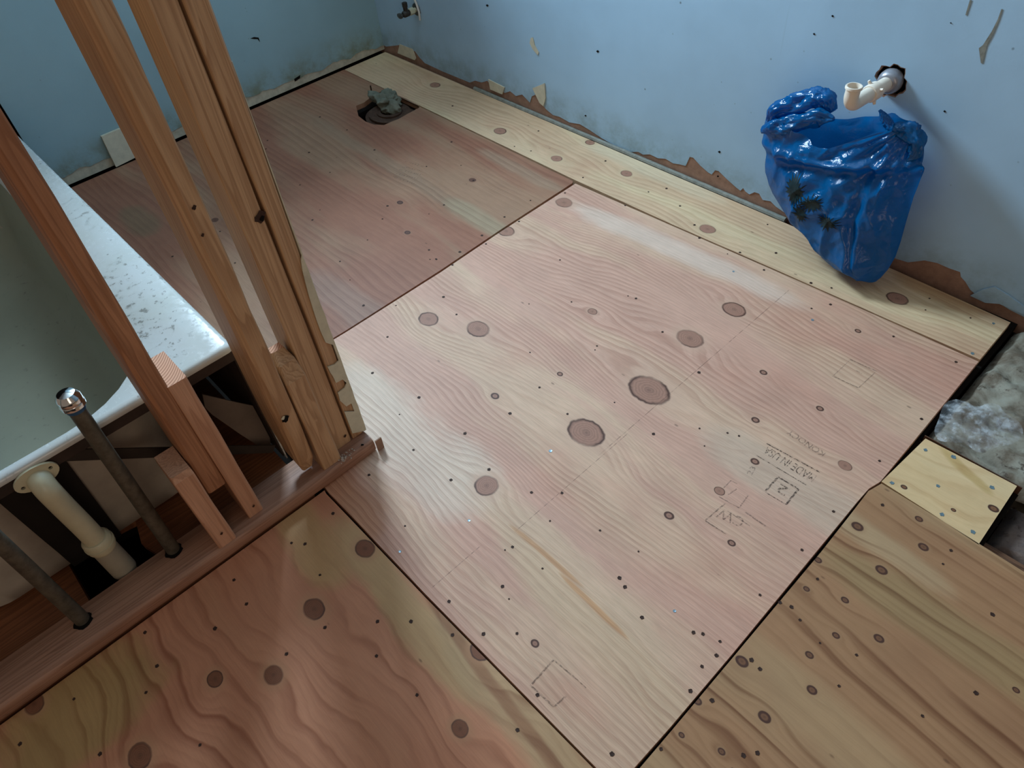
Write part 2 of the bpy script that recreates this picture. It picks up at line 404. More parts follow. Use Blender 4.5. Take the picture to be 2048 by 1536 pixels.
# curled flakes and scraps hanging on the walls
def flake(pxs, yfun, mat, parent, name='paint_flake', th=.0008, plane='y', lift=.004):
    bm = bmesh.new(); pts = []
    for i, (u, v) in enumerate(pxs):
        q = ony(u, v, 0) if plane == 'y' else onx(u, v, 0)
        pts.append(q)
    prism(bm, [(q.x if plane == 'y' else q.y, q.z) for q in pts], [],
          (lambda u, v, w_: (u, -.0005 - th * w_, v)) if plane == 'y' else (lambda u, v, w_: (.0005 + th * w_, u, v)))
    return obj(name, bm, mat, parent)
flake([(978, 158), (1010, 174), (1006, 188), (982, 178)], 0, M_creamp, wallR, th=.004)
flake([(1066, 176), (1090, 166), (1092, 196), (1088, 212), (1080, 205)], 0, M_creamp, wallR, th=.003)
flake([(1062, 76), (1066, 74), (1070, 90), (1078, 104), (1076, 110), (1066, 98), (1060, 86)], 0, M_creamp, wallR, th=.0015)
flake([(1965, 578), (1990, 572), (2020, 590), (2050, 612), (2050, 628), (2000, 606), (1972, 604), (1942, 590)], 0, M_wallR, wallR, 'curled_paint_skin', .004)
flake([(800, 88), (826, 98), (833, 116), (830, 120), (796, 106)], 0, M_creamp, wallR, th=.002)
for pl in ([(500, 77), (508, 74), (517, 75), (520, 84), (515, 78), (508, 78)], [(588, 158), (600, 150), (600, 156), (590, 163)]):
    flake(pl, 0, M_dark, wallL, 'scratch', .0006, 'x')
for pl in ([(1958, 96), (1966, 90), (1984, 62), (1996, 38), (2003, 18), (2006, 18), (1998, 42), (1988, 66), (1974, 92), (1966, 126), (1962, 126)],
           [(1940, 0), (1944, 0), (1934, 30), (1931, 30)]):
    flake(pl, 0, M_caulk, wallR, 'drip_mark', .0005)
rr = random.Random(3)
for k in range(16):
    u, v = rr.uniform(900, 2040), rr.uniform(5, 420)
    if v > 100 + (u - 770) * .38 or (1500 < u < 1870 and v > 90): continue
    s_ = rr.uniform(1.6, 3.2); flake([(u - s_, v), (u, v - s_ * .7), (u + s_, v + .5), (u, v + s_)], 0, M_dark, wallR, 'nail_hole', .0004)

# ---------------------------------------------------------------- plywood on the floor
def P2(u, v): p = fl(u, v); return (p.x, p.y)
def K(lst):
    out = []
    for k in lst:
        p = fl(k[0], k[1]); q = fl(k[0] + k[2], k[1]); r = (q - p).length * (k[3] if len(k) > 3 else 1.)
        out.append((p.x, p.y, r, k[4] if len(k) > 4 else 1.25))
    return out
kB = K([(1128, 405, 18, .8), (857, 638, 20, .85), (956, 658, 23, .85), (1185, 623, 8), (1468, 619, 24, .8), (1380, 677, 28, .8),
        (1298, 780, 38, .85, 1.35), (1172, 865, 35, .85, 1.3), (973, 971, 25, .9, 1.05), (990, 792, 7), (1120, 748, 5), (1527, 745, 6), (1511, 840, 6.5), (1640, 817, 6),
        (1510, 923, 7), (1690, 931, 14, .8), (1439, 982, 9), (1338, 1031, 8), (1463, 1086, 6.5), (1716, 662, 5), (1070, 1287, 7), (1012, 462, 16, .9)])
sB = [(*P2(1100, 1120), .36, .055, -.05, (216, 180, 148)), (*P2(1230, 1310), .34, .045, -.08, (214, 178, 144)), (*P2(800, 870), .30, .10, 0, (222, 194, 170)),
      (*P2(1350, 500), .40, .045, 0.06, (222, 192, 170)), (*P2(1580, 970), .22, .06, 0, (206, 174, 148)), (*P2(1090, 1110), .10, .006, .02, (200, 148, 104)), (*P2(1185, 1210), .09, .006, -.05, (204, 150, 104)),
      (*P2(690, 1010), .12, .06, 0, (196, 140, 104))]
xl = P2(1320, 800)[0]
linesB = [('x', P2(1440, 700)[0], P2(1180, 895)[1], P2(1580, 585)[1], .0007), ('x', P2(1120, 985)[0], P2(1020, 1045)[1], P2(1270, 880)[1], .0006),
          ('x', P2(905, 1140)[0], P2(868, 1170)[1], P2(960, 1098)[1], .0007)]
M_B = plywood('plywood_pink_fir', (208, 160, 136), (172, 124, 100), (214, 174, 144), (204, 148, 124), kB, sB, 74, .024, 3.7, 1.3, 2.6, .27, lines=linesB)
kS = K([(1253, 347, 11, .9), (1415, 458, 17, .8), (1113, 317, 12, .8), (1180, 285, 10, .8), (1795, 597, 19, .9), (1000, 262, 12, .9), (870, 170, 9)])
M_S = plywood('plywood_cream_strip', (214, 178, 142), (180, 130, 98), (220, 192, 152), (208, 158, 126), kS,
              [(*P2(1880, 580), .13, .05, 0, (190, 148, 104)), (*P2(1300, 340), .3, .04, 0, (220, 196, 162))], 50, .022, 8.3, 1.3, 3.0, .25)
kA = K([(815, 465, 5), (945, 360, 6), (800, 405, 5), (430, 440, 6)])
sA = [(*P2(770, 325), .60, .032, -.02, (158, 124, 98)), (*P2(1040, 340), .22, .028, -.02, (164, 130, 104)), (*P2(280, 440), .12, .05, -.02, (136, 106, 80)),
      (*P2(960, 440), .18, .035, -.06, (166, 142, 112)), (*P2(690, 600), .2, .06, 0, (156, 118, 98))]
M_A = plywood('plywood_red_fir', (156, 104, 80), (146, 98, 78), (164, 124, 96), (148, 96, 72), kA, sA, 46, .016, 12.1, 1.0, 2.6, .22, knotc=(110, 72, 56))
kC = K([(730, 1097, 17), (628, 1218, 19), (430, 1358, 14), (547, 1350, 17), (920, 1457, 15), (280, 1512, 21), (68, 1408, 17), (960, 1302, 17)])
sC = [(*P2(150, 1430), .10, .16, 0, (170, 136, 84)), (*P2(800, 1200), .26, .045, -.05, (190, 154, 108)), (*P2(620, 1080), .14, .05, -.1, (188, 148, 100)),
      (*P2(850, 1180), .22, .010, -.12, (168, 112, 72)), (*P2(1050, 1430), .25, .05, -.05, (182, 148, 108)), (*P2(1010, 1400), .25, .012, -.1, (152, 106, 74))]
M_C = plywood('plywood_orange_pine', (196, 134, 100), (158, 104, 74), (194, 150, 108), (188, 122, 90), kC, sC, 21, .036, 5.5, 2.2, 2.6, .40, tint=(.58, .95), fibre=.06, thin=True, knotc=(134, 84, 58))
kD = K([(1484, 1323, 10), (1715, 1053, 10, .9), (1763, 1140, 9), (1847, 1094, 8), (1619, 1310, 6.5), (1624, 1380, 8), (1529, 1434, 10), (1690, 1200, 6), (1672, 1271, 6),
        (1758, 1277, 8), (1636, 1120, 6), (1838, 1038, 6), (1395, 1402, 7), (1363, 1470, 5), (1443, 1503, 6), (2032, 1380, 5.5), (1613, 1178, 5)])
M_D = plywood('plywood_tan_pine', (166, 122, 86), (150, 108, 76), (174, 136, 98), (158, 112, 80), kD,
              [(*P2(1950, 1300), .3, .05, 0, (160, 128, 88)), (*P2(1750, 1080), .16, .03, -.05, (184, 150, 112))], 27, .026, 21.4, .9, 2.6, .52, fibre=.05, thin=True, knotc=(128, 86, 60))
kE = K([(1808, 974, 5), (1907, 1020, 4), (1987, 1017, 8)])
M_E = plywood('plywood_pale_offcut', (220, 184, 136), (190, 140, 92), (226, 196, 150), (210, 166, 118), kE, [(*P2(1930, 940), .07, .012, -.35, (196, 160, 104))], 18, .03, 31., 3, 7, .22, fibre=.05, thin=True, knotc=(140, 96, 66))

def sheet(name, poly, holes, mat, z0=-.0185, z1=0):
    bm = bmesh.new(); prism(bm, poly, holes, flat(z0, z1)); return obj(name, bm, mat)
sa = sheet('plywood_sheet', [(.020, -.2285), P2(1146, 362)] + [P2(1145, 366), P2(1003, 458), P2(880, 541), P2(690, 662), (1.372, -1.462), (.020, -1.462)],
           [[P2(*p) for p in [(712, 212), (717, 232), (731, 243), (748, 249), (768, 250), (784, 243), (797, 238), (818, 226), (839, 215), (836, 210), (812, 197), (795, 190), (777, 184), (762, 183), (746, 191), (728, 205)]]], M_A)
tag(sa, 'reddish plywood floor sheet around the open toilet drain, at the far corner', 'plywood sheet')
sb = sheet('plywood_sheet', [P2(1151, 367), P2(1345, 452), P2(1560, 546), P2(1766, 637), P2(1957, 723), P2(1849, 856), P2(1761, 963), P2(1738, 977), P2(1715, 1003), P2(1466, 1306), P2(1340, 1455),
           (2.586, -1.466), P2(1191, 1534), P2(851, 1188), P2(700, 1029), P2(657, 985), (1.766, -1.466), (1.379, -1.466), P2(694, 663), P2(882, 544), P2(1005, 461)], [], M_B)
tag(sb, 'large pale pink knotty plywood floor sheet with grade stamps, centre of the floor', 'plywood sheet')
ss = sheet('plywood_strip', [(.022, -.013), (.70, -.015), (1.33, -.0165), (1.985, -.0165), (2.30, -.018), P2(2021, 645), P2(1960, 719), P2(1766, 634), P2(1560, 543), P2(1345, 449), P2(1150, 360), (.70, -.229), (.022, -.2255)], [], M_S)
tag(ss, 'long narrow cream plywood strip laid along the foot of the blue wall', 'plywood strip')
scn = sheet('plywood_sheet', [P2(652, 987), P2(698, 1035), P2(849, 1193), P2(1188, 1538), (2.586, -1.4705), (2.586, -2.69), (1.770, -2.69), (1.770, -1.4705)], [], M_C)
tag(scn, 'orange-brown swirly plywood floor sheet in front of the wall plate', 'plywood sheet')
sd = sheet('plywood_sheet', [P2(1737, 982), P2(1763, 967), P2(1900, 1051), P2(2050, 1145), (3.81, -.67), (3.81, -1.90), (2.5915, -1.90), P2(1345, 1459), P2(1469, 1311), P2(1642, 1104), P2(1700, 1030)], [], M_D)
tag(sd, 'tan plywood floor sheet with wavy brown grain at the near right', 'plywood sheet')
se = sheet('plywood_offcut', [P2(1851, 877), P2(1950, 928), P2(2034, 972), P2(1957, 1089), P2(1860, 1025), P2(1763, 963), P2(1806, 921)], [], M_E)
tag(se, 'small square pale yellow plywood offcut beside the insulation', 'plywood offcut')

# screws and nail holes
def screw_mesh(name, r, mat, cross=True, rough=0.):
    bm = bmesh.new(); n = 14
    def ringv(rad, z): return [bm.verts.new((rad * math.cos(k * 2 * math.pi / n) * (1 + rough * math.sin(k * 2.3)), rad * math.sin(k * 2 * math.pi / n) * (1 + rough * math.cos(k * 1.7)), z)) for k in range(n)]
    a = ringv(r, 0.0001); b = ringv(r * .92, .0007); c = ringv(r * .45, .0004)
    for p, q in ((a, b), (b, c)):
        for k in range(n): bm.faces.new((p[k], p[(k + 1) % n], q[(k + 1) % n], q[k]))
    bm.faces.new(c)
    o = obj(name, bm, mat); me = o.data; bpy.data.objects.remove(o); return me
M_rust = plain('sunk_screw_dark', (58, 36, 26), .7, .3, var=.3, scale=300)
M_zinc = plain('zinc_screw', (150, 168, 176), .35, .5, .6, scale=200)
M_blue = plain('blue_coated_screw', (112, 132, 138), .4, .5, .3, scale=200)
m_dark = screw_mesh('screw_dark', .0034, M_rust, rough=.15); m_small = screw_mesh('nail_small', .0022, M_rust, rough=.2)
m_zinc = screw_mesh('screw_zinc', .0036, M_zinc); m_blue = screw_mesh('screw_blue', .0042, M_blue, rough=.2)
def screws(parent, lst, me, name='screw', label=None):
    for (u, v) in lst:
        p = fl(u, v)
        o = bpy.data.objects.new(name, me); C.objects.link(o); o.parent = parent; o.location = (p.x, p.y, 0); o.rotation_euler.z = (u * 7 + v) % 6; o.scale = (.8 + ((u * 13 + v * 7) % 10) * .045,) * 2 + (1,)
        if label: o['label'] = label
screws(sb, [(1120, 520), (887, 594), (775, 674), (838, 795), (902, 960), (913, 629), (930, 867), (1063, 985), (1124, 986), (1135, 828), (827, 900), (738, 950), (745, 746),
            (1025, 1094), (1005, 1173), (898, 1203), (967, 1268), (1034, 1267), (1239, 1156), (1250, 1174), (1284, 1235), (1387, 1265), (1406, 1268),
            (1440, 1283), (1404, 1333), (1433, 1311), (1381, 1382), (1224, 1508), (1520, 1190), (1604, 1100), (1667, 1023), (1759, 922), (1843, 838),
            (1325, 664), (1038, 443), (1528, 540), (1661, 609), (1787, 673), (1307, 868), (972, 488), (920, 504), (905, 530), (1079, 775), (1020, 827),
            (978, 939), (1272, 597), (1130, 386), (1398, 745), (1075, 1390), (1912, 724), (1322, 1498)], m_dark)
screws(sb, [(810, 1052), (1100, 1042), (1190, 700), (1194, 692), (1229, 805), (1200, 1061), (1143, 604), (1058, 608), (1250, 411), (1277, 1103), (1060, 705), (1256, 592),
            (1399, 857), (1455, 866), (1478, 872), (792, 611), (1018, 1198), (1455, 508), (799, 829), (1623, 617), (860, 519), (1010, 1100), (1409, 892), (1085, 1137)], m_small, 'nail')
screws(sb, [(1101, 902), (938, 1041), (800, 1103), (1349, 1222), (1467, 543), (1625, 640)], m_zinc, 'screw', 'silver zinc screw head')
screws(ss, [(1333, 377), (1251, 411), (1166, 355), (1360, 412), (1389, 450), (1552, 506), (1663, 524), (1622, 566), (1663, 576), (1399, 476), (1480, 505), (1211, 322), (905, 212), (1077, 262), (1062, 302)], m_dark)
screws(ss, [(1987, 647), (1945, 707)], m_blue)
screws(ss, [(1535, 449), (1859, 597), (1851, 620), (1941, 636), (1297, 384), (1029, 293)], m_small, 'nail')
screws(sa, [(625, 440), (680, 523), (775, 412), (1061, 401), (1009, 434), (964, 471), (919, 504), (872, 518), (727, 611), (873, 519), (858, 500), (903, 284), (853, 333), (749, 300), (947, 361), (888, 410),
            (765, 438), (535, 281), (640, 234), (694, 260), (470, 526), (310, 390), (600, 370), (618, 305), (532, 298), (355, 420), (345, 513), (440, 463), (590, 482)], m_dark)
screws(sa, [(858, 428), (922, 331), (660, 345), (735, 480), (640, 420), (700, 560)], m_small, 'nail')
screws(scn, [(755, 1243), (822, 1243), (753, 1312), (666, 1027), (610, 1088), (583, 1086), (493, 1208), (573, 1308), (314, 1332), (292, 1385), (290, 1265), (430, 1257), (200, 1508), (40, 1488),
             (834, 1390), (1035, 1460), (468, 1160), (148, 1398), (400, 1490), (640, 1150), (650, 1255), (905, 1270)], m_dark)
screws(sd, [(1560, 1205), (1635, 1158), (1583, 1214), (1503, 1320), (1520, 1338), (1424, 1401), (1487, 1511), (1515, 1506), (1465, 1540), (1765, 1010), (1902, 1101), (1600, 1240), (1985, 1229), (1952, 1386)], m_dark)
screws(sd, [(1678, 1372), (1640, 1286), (1713, 1310), (1886, 1128), (1845, 1432)], m_small, 'nail')
screws(se, [(1851, 900), (1907, 914), (1784, 966), (1876, 972), (1984, 975), (1884, 1029), (1946, 1064)], m_blue, 'screw', 'blue-grey coated screw head')

# ink stamps
def ink(name, c, lo_=.35):
    t = NT(name); P = t.coords(); n = t.noise(P, 220, 3, .6)
    t.fin(lin(c), .7, .2); t.put(t.b.inputs['Alpha'], t.mr(n, .38, .62, .05, lo_)); return t.m
M_ink = ink('worn_grey_ink', (62, 48, 44), .70); M_ink2 = ink('faint_grey_ink', (84, 66, 60), .45)
def stroke(bm, a, b, wd, z=.0004):
    a, b = fl(*a), fl(*b); d = (b - a); n = Vector((-d.y, d.x, 0)).normalized() * wd / 2
    vs_ = [bm.verts.new((q.x, q.y, z)) for q in (a - n, b - n, b + n, a + n)]; bm.faces.new(vs_)
def strokes(name, segs, parent, mat, label=None):
    bm = bmesh.new()
    for s_ in segs: stroke(bm, s_[0], s_[1], s_[2] * .001)
    o = obj(name, bm, mat, parent)
    if label: o['label'] = label
    return o
def text_on(sheet_, txt, px0, px1, size, mat, name='stamped_text', label=None, squeeze=1.):
    """letters lying on the floor from px0 (start of baseline) to px1 (its end)"""
    cu = bpy.data.curves.new(name, 'FONT'); cu.body = txt; cu.size = 1; cu.extrude = 0
    to = bpy.data.objects.new(name, cu); C.objects.link(to)
    dg = bpy.context.evaluated_depsgraph_get(); me = bpy.data.meshes.new_from_object(to.evaluated_get(dg))
    bpy.data.objects.remove(to)
    a, b = fl(*px0), fl(*px1); d = b - a; xs = [v.co.x for v in me.vertices]; W = max(xs) - min(xs); sx = d.length / W
    e = d.normalized(); n = Vector((-e.y, e.x, 0))
    for v in me.vertices:
        q = a + e * ((v.co.x - min(xs)) * sx) + n * (v.co.y * size); v.co = (q.x, q.y, .0005)
    me.materials.clear()
    o = link(name, me, mat, sheet_)
    if label: o['label'] = label
    return o
strokes('stamp_rule', [((1533, 887), (1640, 945), 3.0), ((1513, 911), (1612, 970), 2.0)], sb, M_ink, 'dark stamped lines around the lettering')
text_on(sb, 'MADE IN USA', (1634, 952), (1535, 893), .0300, M_ink, label='upside-down letters MADE IN USA')
strokes('stamp_box', [((1556, 954), (1531, 982), 4), ((1556, 954), (1597, 978), 3.5), ((1597, 978), (1572, 1009), 4), ((1531, 985), (1572, 1009), 2)], sb, M_ink, 'stamped square around a 2')
text_on(sb, '2', (1581, 979), (1562, 967), .034, M_ink, label='stamped numeral 2')
strokes('stamp_box', [((1700, 719), (1754, 743), 3), ((1665, 752), (1717, 776), 3), ((1700, 720), (1666, 752), 1.4), ((1750, 745), (1718, 775), 2), ((1712, 741), (1725, 748), 2)], sb, M_ink2, 'faint stamped square near the right edge')
strokes('stamp_box', [((1450, 1007), (1411, 1041), 3), ((1411, 1042), (1452, 1068), 3), ((1455, 1022), (1500, 1052), 2)], sb, M_ink2, 'faint stamped square with letters')
text_on(sb, 'CW', (1490, 1038), (1440, 1016), .034, M_ink2, label='faint stamped letters')
strokes('stamp_box', [((1447, 976), (1462, 961), 2), ((1462, 961), (1475, 968), 1.2), ((1456, 990), (1473, 978), 2.5), ((1437, 993), (1478, 1016), 2.6), ((1478, 1016), (1496, 991), 2.5), ((1490, 1024), (1532, 1053), 3)], sb, M_ink2, 'broken faint stamped square')
text_on(sb, 'KONOCY', (1652, 906), (1580, 859), .022, M_ink2, label='very faint arc of letters')
text_on(sb, '23', (1503, 952), (1512, 936), .016, M_ink2, label='faint numerals')
strokes('stamp_box', [((1107, 1320), (1064, 1368), 3.4), ((1107, 1320), (1153, 1358), 2.6), ((1153, 1358), (1172, 1376), 1.6), ((1060, 1370), (1108, 1414), 3.5), ((1108, 1414), (1132, 1392), 3)], sb, M_ink2, 'faint stamped square near the bottom corner')
for i, (a, b) in enumerate((((850, 333), (812, 322)), ((846, 341), (806, 333)), ((842, 349), (800, 338)), ((836, 357), (794, 346)), ((830, 367), (788, 352)))):
    text_on(sa, ['PLY-SPAN 24', 'EXPOSURE 1', 'THICKNESS', 'TSQ 0000', 'PANEL MILL'][i] if False else ['III 1110 II', 'OI 11 IIOI', '1I0 I11 0', 'I10II 011', '01I 11 0I'][i], a, b, .010, M_ink2, label='faint illegible stamped line')

# ---------------------------------------------------------------- partition: bottom plate
def local(o_, base):
    me = o_.data
    for v in me.vertices: v.co -= Vector(base)
    o_.location = base; return o_
bm = bmesh.new()
prof = [(1.681, .0), (1.681, .036), (1.684, .038), (1.754, .038), (1.761, .0365), (1.7655, .032), (1.7675, .026), (1.7675, .006), (1.764, .0)]
rings = []
N = 60
for i in range(N + 1):
    y = -1.327 - 1.75 * (i / N) ** 1.3
    sh = (1 - .06 * max(0, 1 - i / 2.)) if i < 2 else 1
    rings.append([bm.verts.new((1.7235 + (p[0] - 1.7235) * sh + .0009 * noise.noise(Vector((y * 9, p[1] * 40, 0))), y, p[1] * (sh if p[1] > .01 else 1) + .0012)) for p in prof])
for a, b in zip(rings, rings[1:]):
    for k in range(len(prof)): bm.faces.new((a[k], a[(k + 1) % len(prof)], b[(k + 1) % len(prof)], b[k]))
bm.faces.new(rings[0]); bm.faces.new(rings[-1][::-1])
plate = autosmooth(obj('bottom_plate', bm, M_plate), 50)
tag(plate, 'worn brown wooden bottom plate of the open stud wall with a rounded edge', 'wooden plate')
bm = bmesh.new()
q = [onx(*p, 1.768) for p in ((752, 870), (757, 868), (766, 892), (756, 893))]
box(bm, (1.7685, -1.326, .001), (1.7715, -1.310, .036)); o = obj('splinter', bm, M_paper, plate); o.rotation_euler.z = 0
M_chip = plain('plaster_crumbs', (176, 160, 146), .9, .1, var=.3, scale=200)
bm = bmesh.new(); rr = random.Random(5)
for k in range(34):
    c_ = Vector((1.757 + rr.gauss(0, .006), -1.402 + rr.gauss(0, .012), .041)); s_ = rr.uniform(.0010, .0028)
    r_ = bmesh.ops.create_icosphere(bm, subdivisions=1, radius=s_)
    for v in r_['verts']: v.co = v.co * (1 + .4 * noise.noise(v.co * 900)) + c_
tag(obj('plaster_crumbs', bm, M_chip), 'pale plaster crumbs on the bottom plate beside the end studs', 'debris', kind='stuff')

# studs: section (x back, x front, y left, y right) at several heights
def stud(name, secs, mat, n=24, wob=.0012, endmat=None, chamf=.003, seed=0., top_cut=None):
    """secs: list of (z, xb, xf, yl, yr, chamfer of the front-left edge); the stick is lofted with slight bow"""
    bm = bmesh.new(); rings = []
    zs = []
    for a, b in zip(secs, secs[1:]):
        m = max(1, int(n * (b[0] - a[0]) / (secs[-1][0] - secs[0][0])))
        for i in range(m): zs.append([a[j] + (b[j] - a[j]) * i / m for j in range(6)])
    zs.append(list(secs[-1]))
    for z, xb, xf, yl, yr, ch in zs:
        w1 = wob * noise.noise(Vector((z * 9, seed, 1))); w2 = wob * noise.noise(Vector((z * 9, seed, 5))); w3 = wob * noise.noise(Vector((z * 14, seed, 9)))
        pts = [(xb, yl), (xf - ch * 1.2, yl + w1), (xf - ch * .35, yl + ch * .35 + w1), (xf + w3, yl + ch + w1), (xf + w3, yr - chamf + w2), (xf - chamf, yr + w2), (xb, yr + w2)]
        rings.append([bm.verts.new((p[0], p[1], z)) for p in pts])
    k_ = len(rings[0])
    for a, b in zip(rings, rings[1:]):
        for k in range(k_): bm.faces.new((a[k], a[(k + 1) % k_], b[(k + 1) % k_], b[k]))
    bm.faces.new(rings[0][::-1]); tf = bm.faces.new(rings[-1])
    if top_cut: 
        for v in rings[-1]: v.co.z += top_cut(v.co)
    tf.material_index = 1 if endmat else 0
    o = obj(name, bm, [mat, endmat] if endmat else mat)
    b = secs[0]; local(o, ((b[1] + b[2]) / 2, (b[3] + b[4]) / 2, b[0]))
    return o
PT = .0395
# hanging stud (its foot cut off above the plate), first from the left
s1 = stud('wall_stud', [(.165, 1.660, 1.745, -1.664, -1.627, .006), (.50, 1.658, 1.750, -1.660, -1.622, .010), (.80, 1.655, 1.765, -1.652, -1.617, .012), (2.42, 1.65, 1.765, -1.652, -1.616, .006)], M_stud_red, seed=1)
tag(s1, 'reddish stud hanging in front of the bathtub, its foot cut off above the plate', 'wall stud')
b1 = stud('stud_block', [(PT, 1.668, 1.7465, -1.6255, -1.5925, .002), (.437, 1.660, 1.750, -1.6255, -1.5905, .002)], M_block, n=8, endmat=M_end, seed=2)
tag(b1, 'taller short block with pale sawn end grain, fixed to the right of the hanging stud', 'wooden block')
b2 = stud('stud_block', [(PT, 1.690, 1.766, -1.7035, -1.6665, .002), (.255, 1.688, 1.766, -1.7025, -1.6645, .002), (.268, 1.690, 1.760, -1.7015, -1.6655, .004)], M_block, n=8, seed=3)
tag(b2, 'shorter wooden block standing on the plate left of the hanging stud', 'wooden block')
s3 = stud('wall_stud', [(.052, 1.715, 1.736, -1.484, -1.463, .004), (.085, 1.690, 1.746, -1.490, -1.456, .008), (.16, 1.675, 1.750, -1.493, -1.452, .012), (.28, 1.668, 1.752, -1.492, -1.452, .010),
                        (.60, 1.662, 1.756, -1.487, -1.448, .012), (.99, 1.660, 1.762, -1.488, -1.450, .014), (2.42, 1.660, 1.762, -1.488, -1.450, .012)], M_stud, seed=4, wob=.003, n=50)
tag(s3, 'middle stud with a chipped rounded foot hanging above the plate', 'wall stud')
kcut = stud('stud_block', [(PT, 1.690, 1.757, -1.449, -1.4055, .002), (.30, 1.690, 1.752, -1.4485, -1.4055, .003), (.335, 1.694, 1.736, -1.445, -1.407, .006), (.352, 1.694, 1.712, -1.440, -1.412, .006)], M_stud, n=14, endmat=M_end, seed=6, wob=.002)
tag(kcut, 'short block with a split slanted top squeezed between the middle stud and the end studs', 'wooden block')
s4 = stud('wall_stud', [(PT, 1.660, 1.731, -1.4035, -1.3605, .002), (.5, 1.66, 1.732, -1.4045, -1.3625, .002), (.95, 1.658, 1.735, -1.405, -1.366, .002), (2.42, 1.658, 1.735, -1.405, -1.366, .002)], M_stud, seed=7)
tag(s4, 'left of the two touching end studs, with a black knot at mid height', 'wall stud')
s5 = stud('wall_stud', [(PT, 1.665, 1.731, -1.3565, -1.330, .002), (.5, 1.665, 1.734, -1.3575, -1.328, .003), (.95, 1.665, 1.738, -1.3625, -1.327, .003), (2.42, 1.665, 1.738, -1.3625, -1.327, .003)], M_stud, seed=8)
tag(s5, 'rightmost end stud edged with torn cream paint beside the plywood floor', 'wall stud')
# torn cream paint skin on the front of the end stud: outline with bites, plus the thin drywall edge
bm = bmesh.new()
sk = [(725, 862), (702, 868), (694, 845), (688, 823), (708, 822), (702, 806), (692, 812), (678, 802), (675, 785), (688, 775), (700, 760), (684, 758), (671, 765), (665, 752), (660, 745), (654, 733), (668, 728), (676, 720), (672, 700), (666, 688), (650, 684), (640, 662), (632, 640), (626, 622), (621, 606), (616, 590), (608, 560), (603, 540), (600, 520)]
def proj_front(p): q = onx(p[0], p[1], 1.7335); return (q.y, q.z)
poly = [proj_front(p) for p in sk]
right = [(-1.3275, .74), (-1.3275, .30), (-1.3275, .043)]
poly = []
for y, z in [proj_front(p) for p in sk]:
    q_ = (max(min(y, -1.3285), -1.3550), max(z, .0435))
    if not poly or (Vector(q_) - Vector(poly[-1])).length > .002: poly.append(q_)
while poly and poly[0][0] > -1.3290: poly.pop(0)
zt = poly[-1][1]
poly = [(-1.3270, .0435)] + poly + [(-1.3270, zt + .01)]
prism(bm, poly, [], lambda u, v, w_: (1.7322 + .0022 * w_ + .0055 * v, u, v))
o = obj('torn_paint_skin', bm, M_creamp, s5); o.matrix_parent_inverse = s5.matrix_world.inverted(); o.location = -s5.location
bm = bmesh.new(); box(bm, (1.660, -1.3268, .043), (1.7345, -1.3215, .86))
for v in bm.verts:
    if v.co.z > .8: v.co.y = -1.3262 if v.co.y > -1.324 else v.co.y
bmesh.ops.subdivide_edges(bm, edges=[e for e in bm.edges if abs(e.verts[0].co.z - e.verts[1].co.z) > .3], cuts=30)
for v in bm.verts:
    if v.co.y > -1.3255: v.co.y += .0016 * noise.noise(Vector((v.co.z * 30, 0, 0)))
dw = obj('drywall_edge', bm, M_creamp, s5); dw.location = -s5.location; dw['label'] = 'thin sliver of painted drywall left on the stud'
# holes drilled in studs / blocks
def dot(parent, p, r, mat, name='nail_hole', nrm=(1, 0, 0)):
    bm = bmesh.new(); n_ = Vector(nrm).normalized(); u_ = n_.orthogonal().normalized(); v_ = n_.cross(u_)
    p = Vector(p); vs_ = [bm.verts.new(p + n_ * .0006 + (u_ * math.cos(k * .6283) + v_ * math.sin(k * .6283) * .8) * r * (1 + .2 * math.sin(k * 2.2))) for k in range(10)]
    bm.faces.new(vs_); o_ = obj(name, bm, mat, parent); o_.location = -parent.location; return o_
dot(b1, onx(507, 1012, 1.7485), .0032, M_rust); dot(b2, onx(443, 1067, 1.768), .0034, M_rust)
dot(s3, onx(571, 838, 1.7525), .0085, M_dark, 'gouge'); dot(s3, onx(566, 836, 1.7530), .0045, M_creamp, 'gouge_splinter')
dot(s4, onx(520, 434, 1.7335), .011, M_rust, 'knot'); dot(s4, onx(524, 437, 1.7345), .005, M_dark, 'knot_hole'); dot(s4, onx(690, 872, 1.7325), .004, M_rust)
dot(plate, (1.7615, -1.353, .0405), .0035, M_dark, nrm=(0, 0, 1)) ; dot(s3, onx(388, 415, 1.758), .004, M_rust, 'knot'); dot(s3, onx(405, 470, 1.758), .003, M_rust, 'knot')

# ---------------------------------------------------------------- bathtub
t = NT('bath_enamel'); P = t.coords(); n = t.noise(P, 6, 4, .6); n2 = t.noise(P, 55, 4, .7)
col = t.mix(t.mr(n, .35, .7, 0, .35), lin((200, 200, 196)), lin((180, 182, 168)))
patchy = t.mr(t.noise(P, 4.5, 3, .6), .42, .62)
col = t.mix(t.math('MULTIPLY', t.mr(n2, .54, .66, 0, .75), patchy), col, lin((110, 106, 96)))
col = t.mix(t.mr(t.voro(P, 26), .03, .09, .55, 0.), col, lin((70, 66, 60)))
M_tub = t.fin(col, t.mr(n2, .4, .7, .12, .4), .55)
M_shell = plain('bath_underside', (172, 162, 148), .75, .25, var=.12, scale=14)
t = NT('bath_basin_enamel'); P = t.coords(); n = t.noise(P, 5, 4, .6)
col = t.mix(n, lin((164, 164, 146)), lin((140, 142, 126)))
col = t.mix(t.mr(t.noise(P, 40, 4, .7), .60, .74, 0, .5), col, lin((84, 84, 72)))
M_basin = t.fin(col, .35, .45)
M_apron_in_lip_shade = plain('dark_apron_back_lip_shade', (62, 50, 44), .8, .2, var=.25, scale=18)  # bare steel back of the apron, reused for the lip's painted shade
M_grey_shield = plain('grey_underlay', (112, 98, 88), .85, .2, var=.15, scale=16)
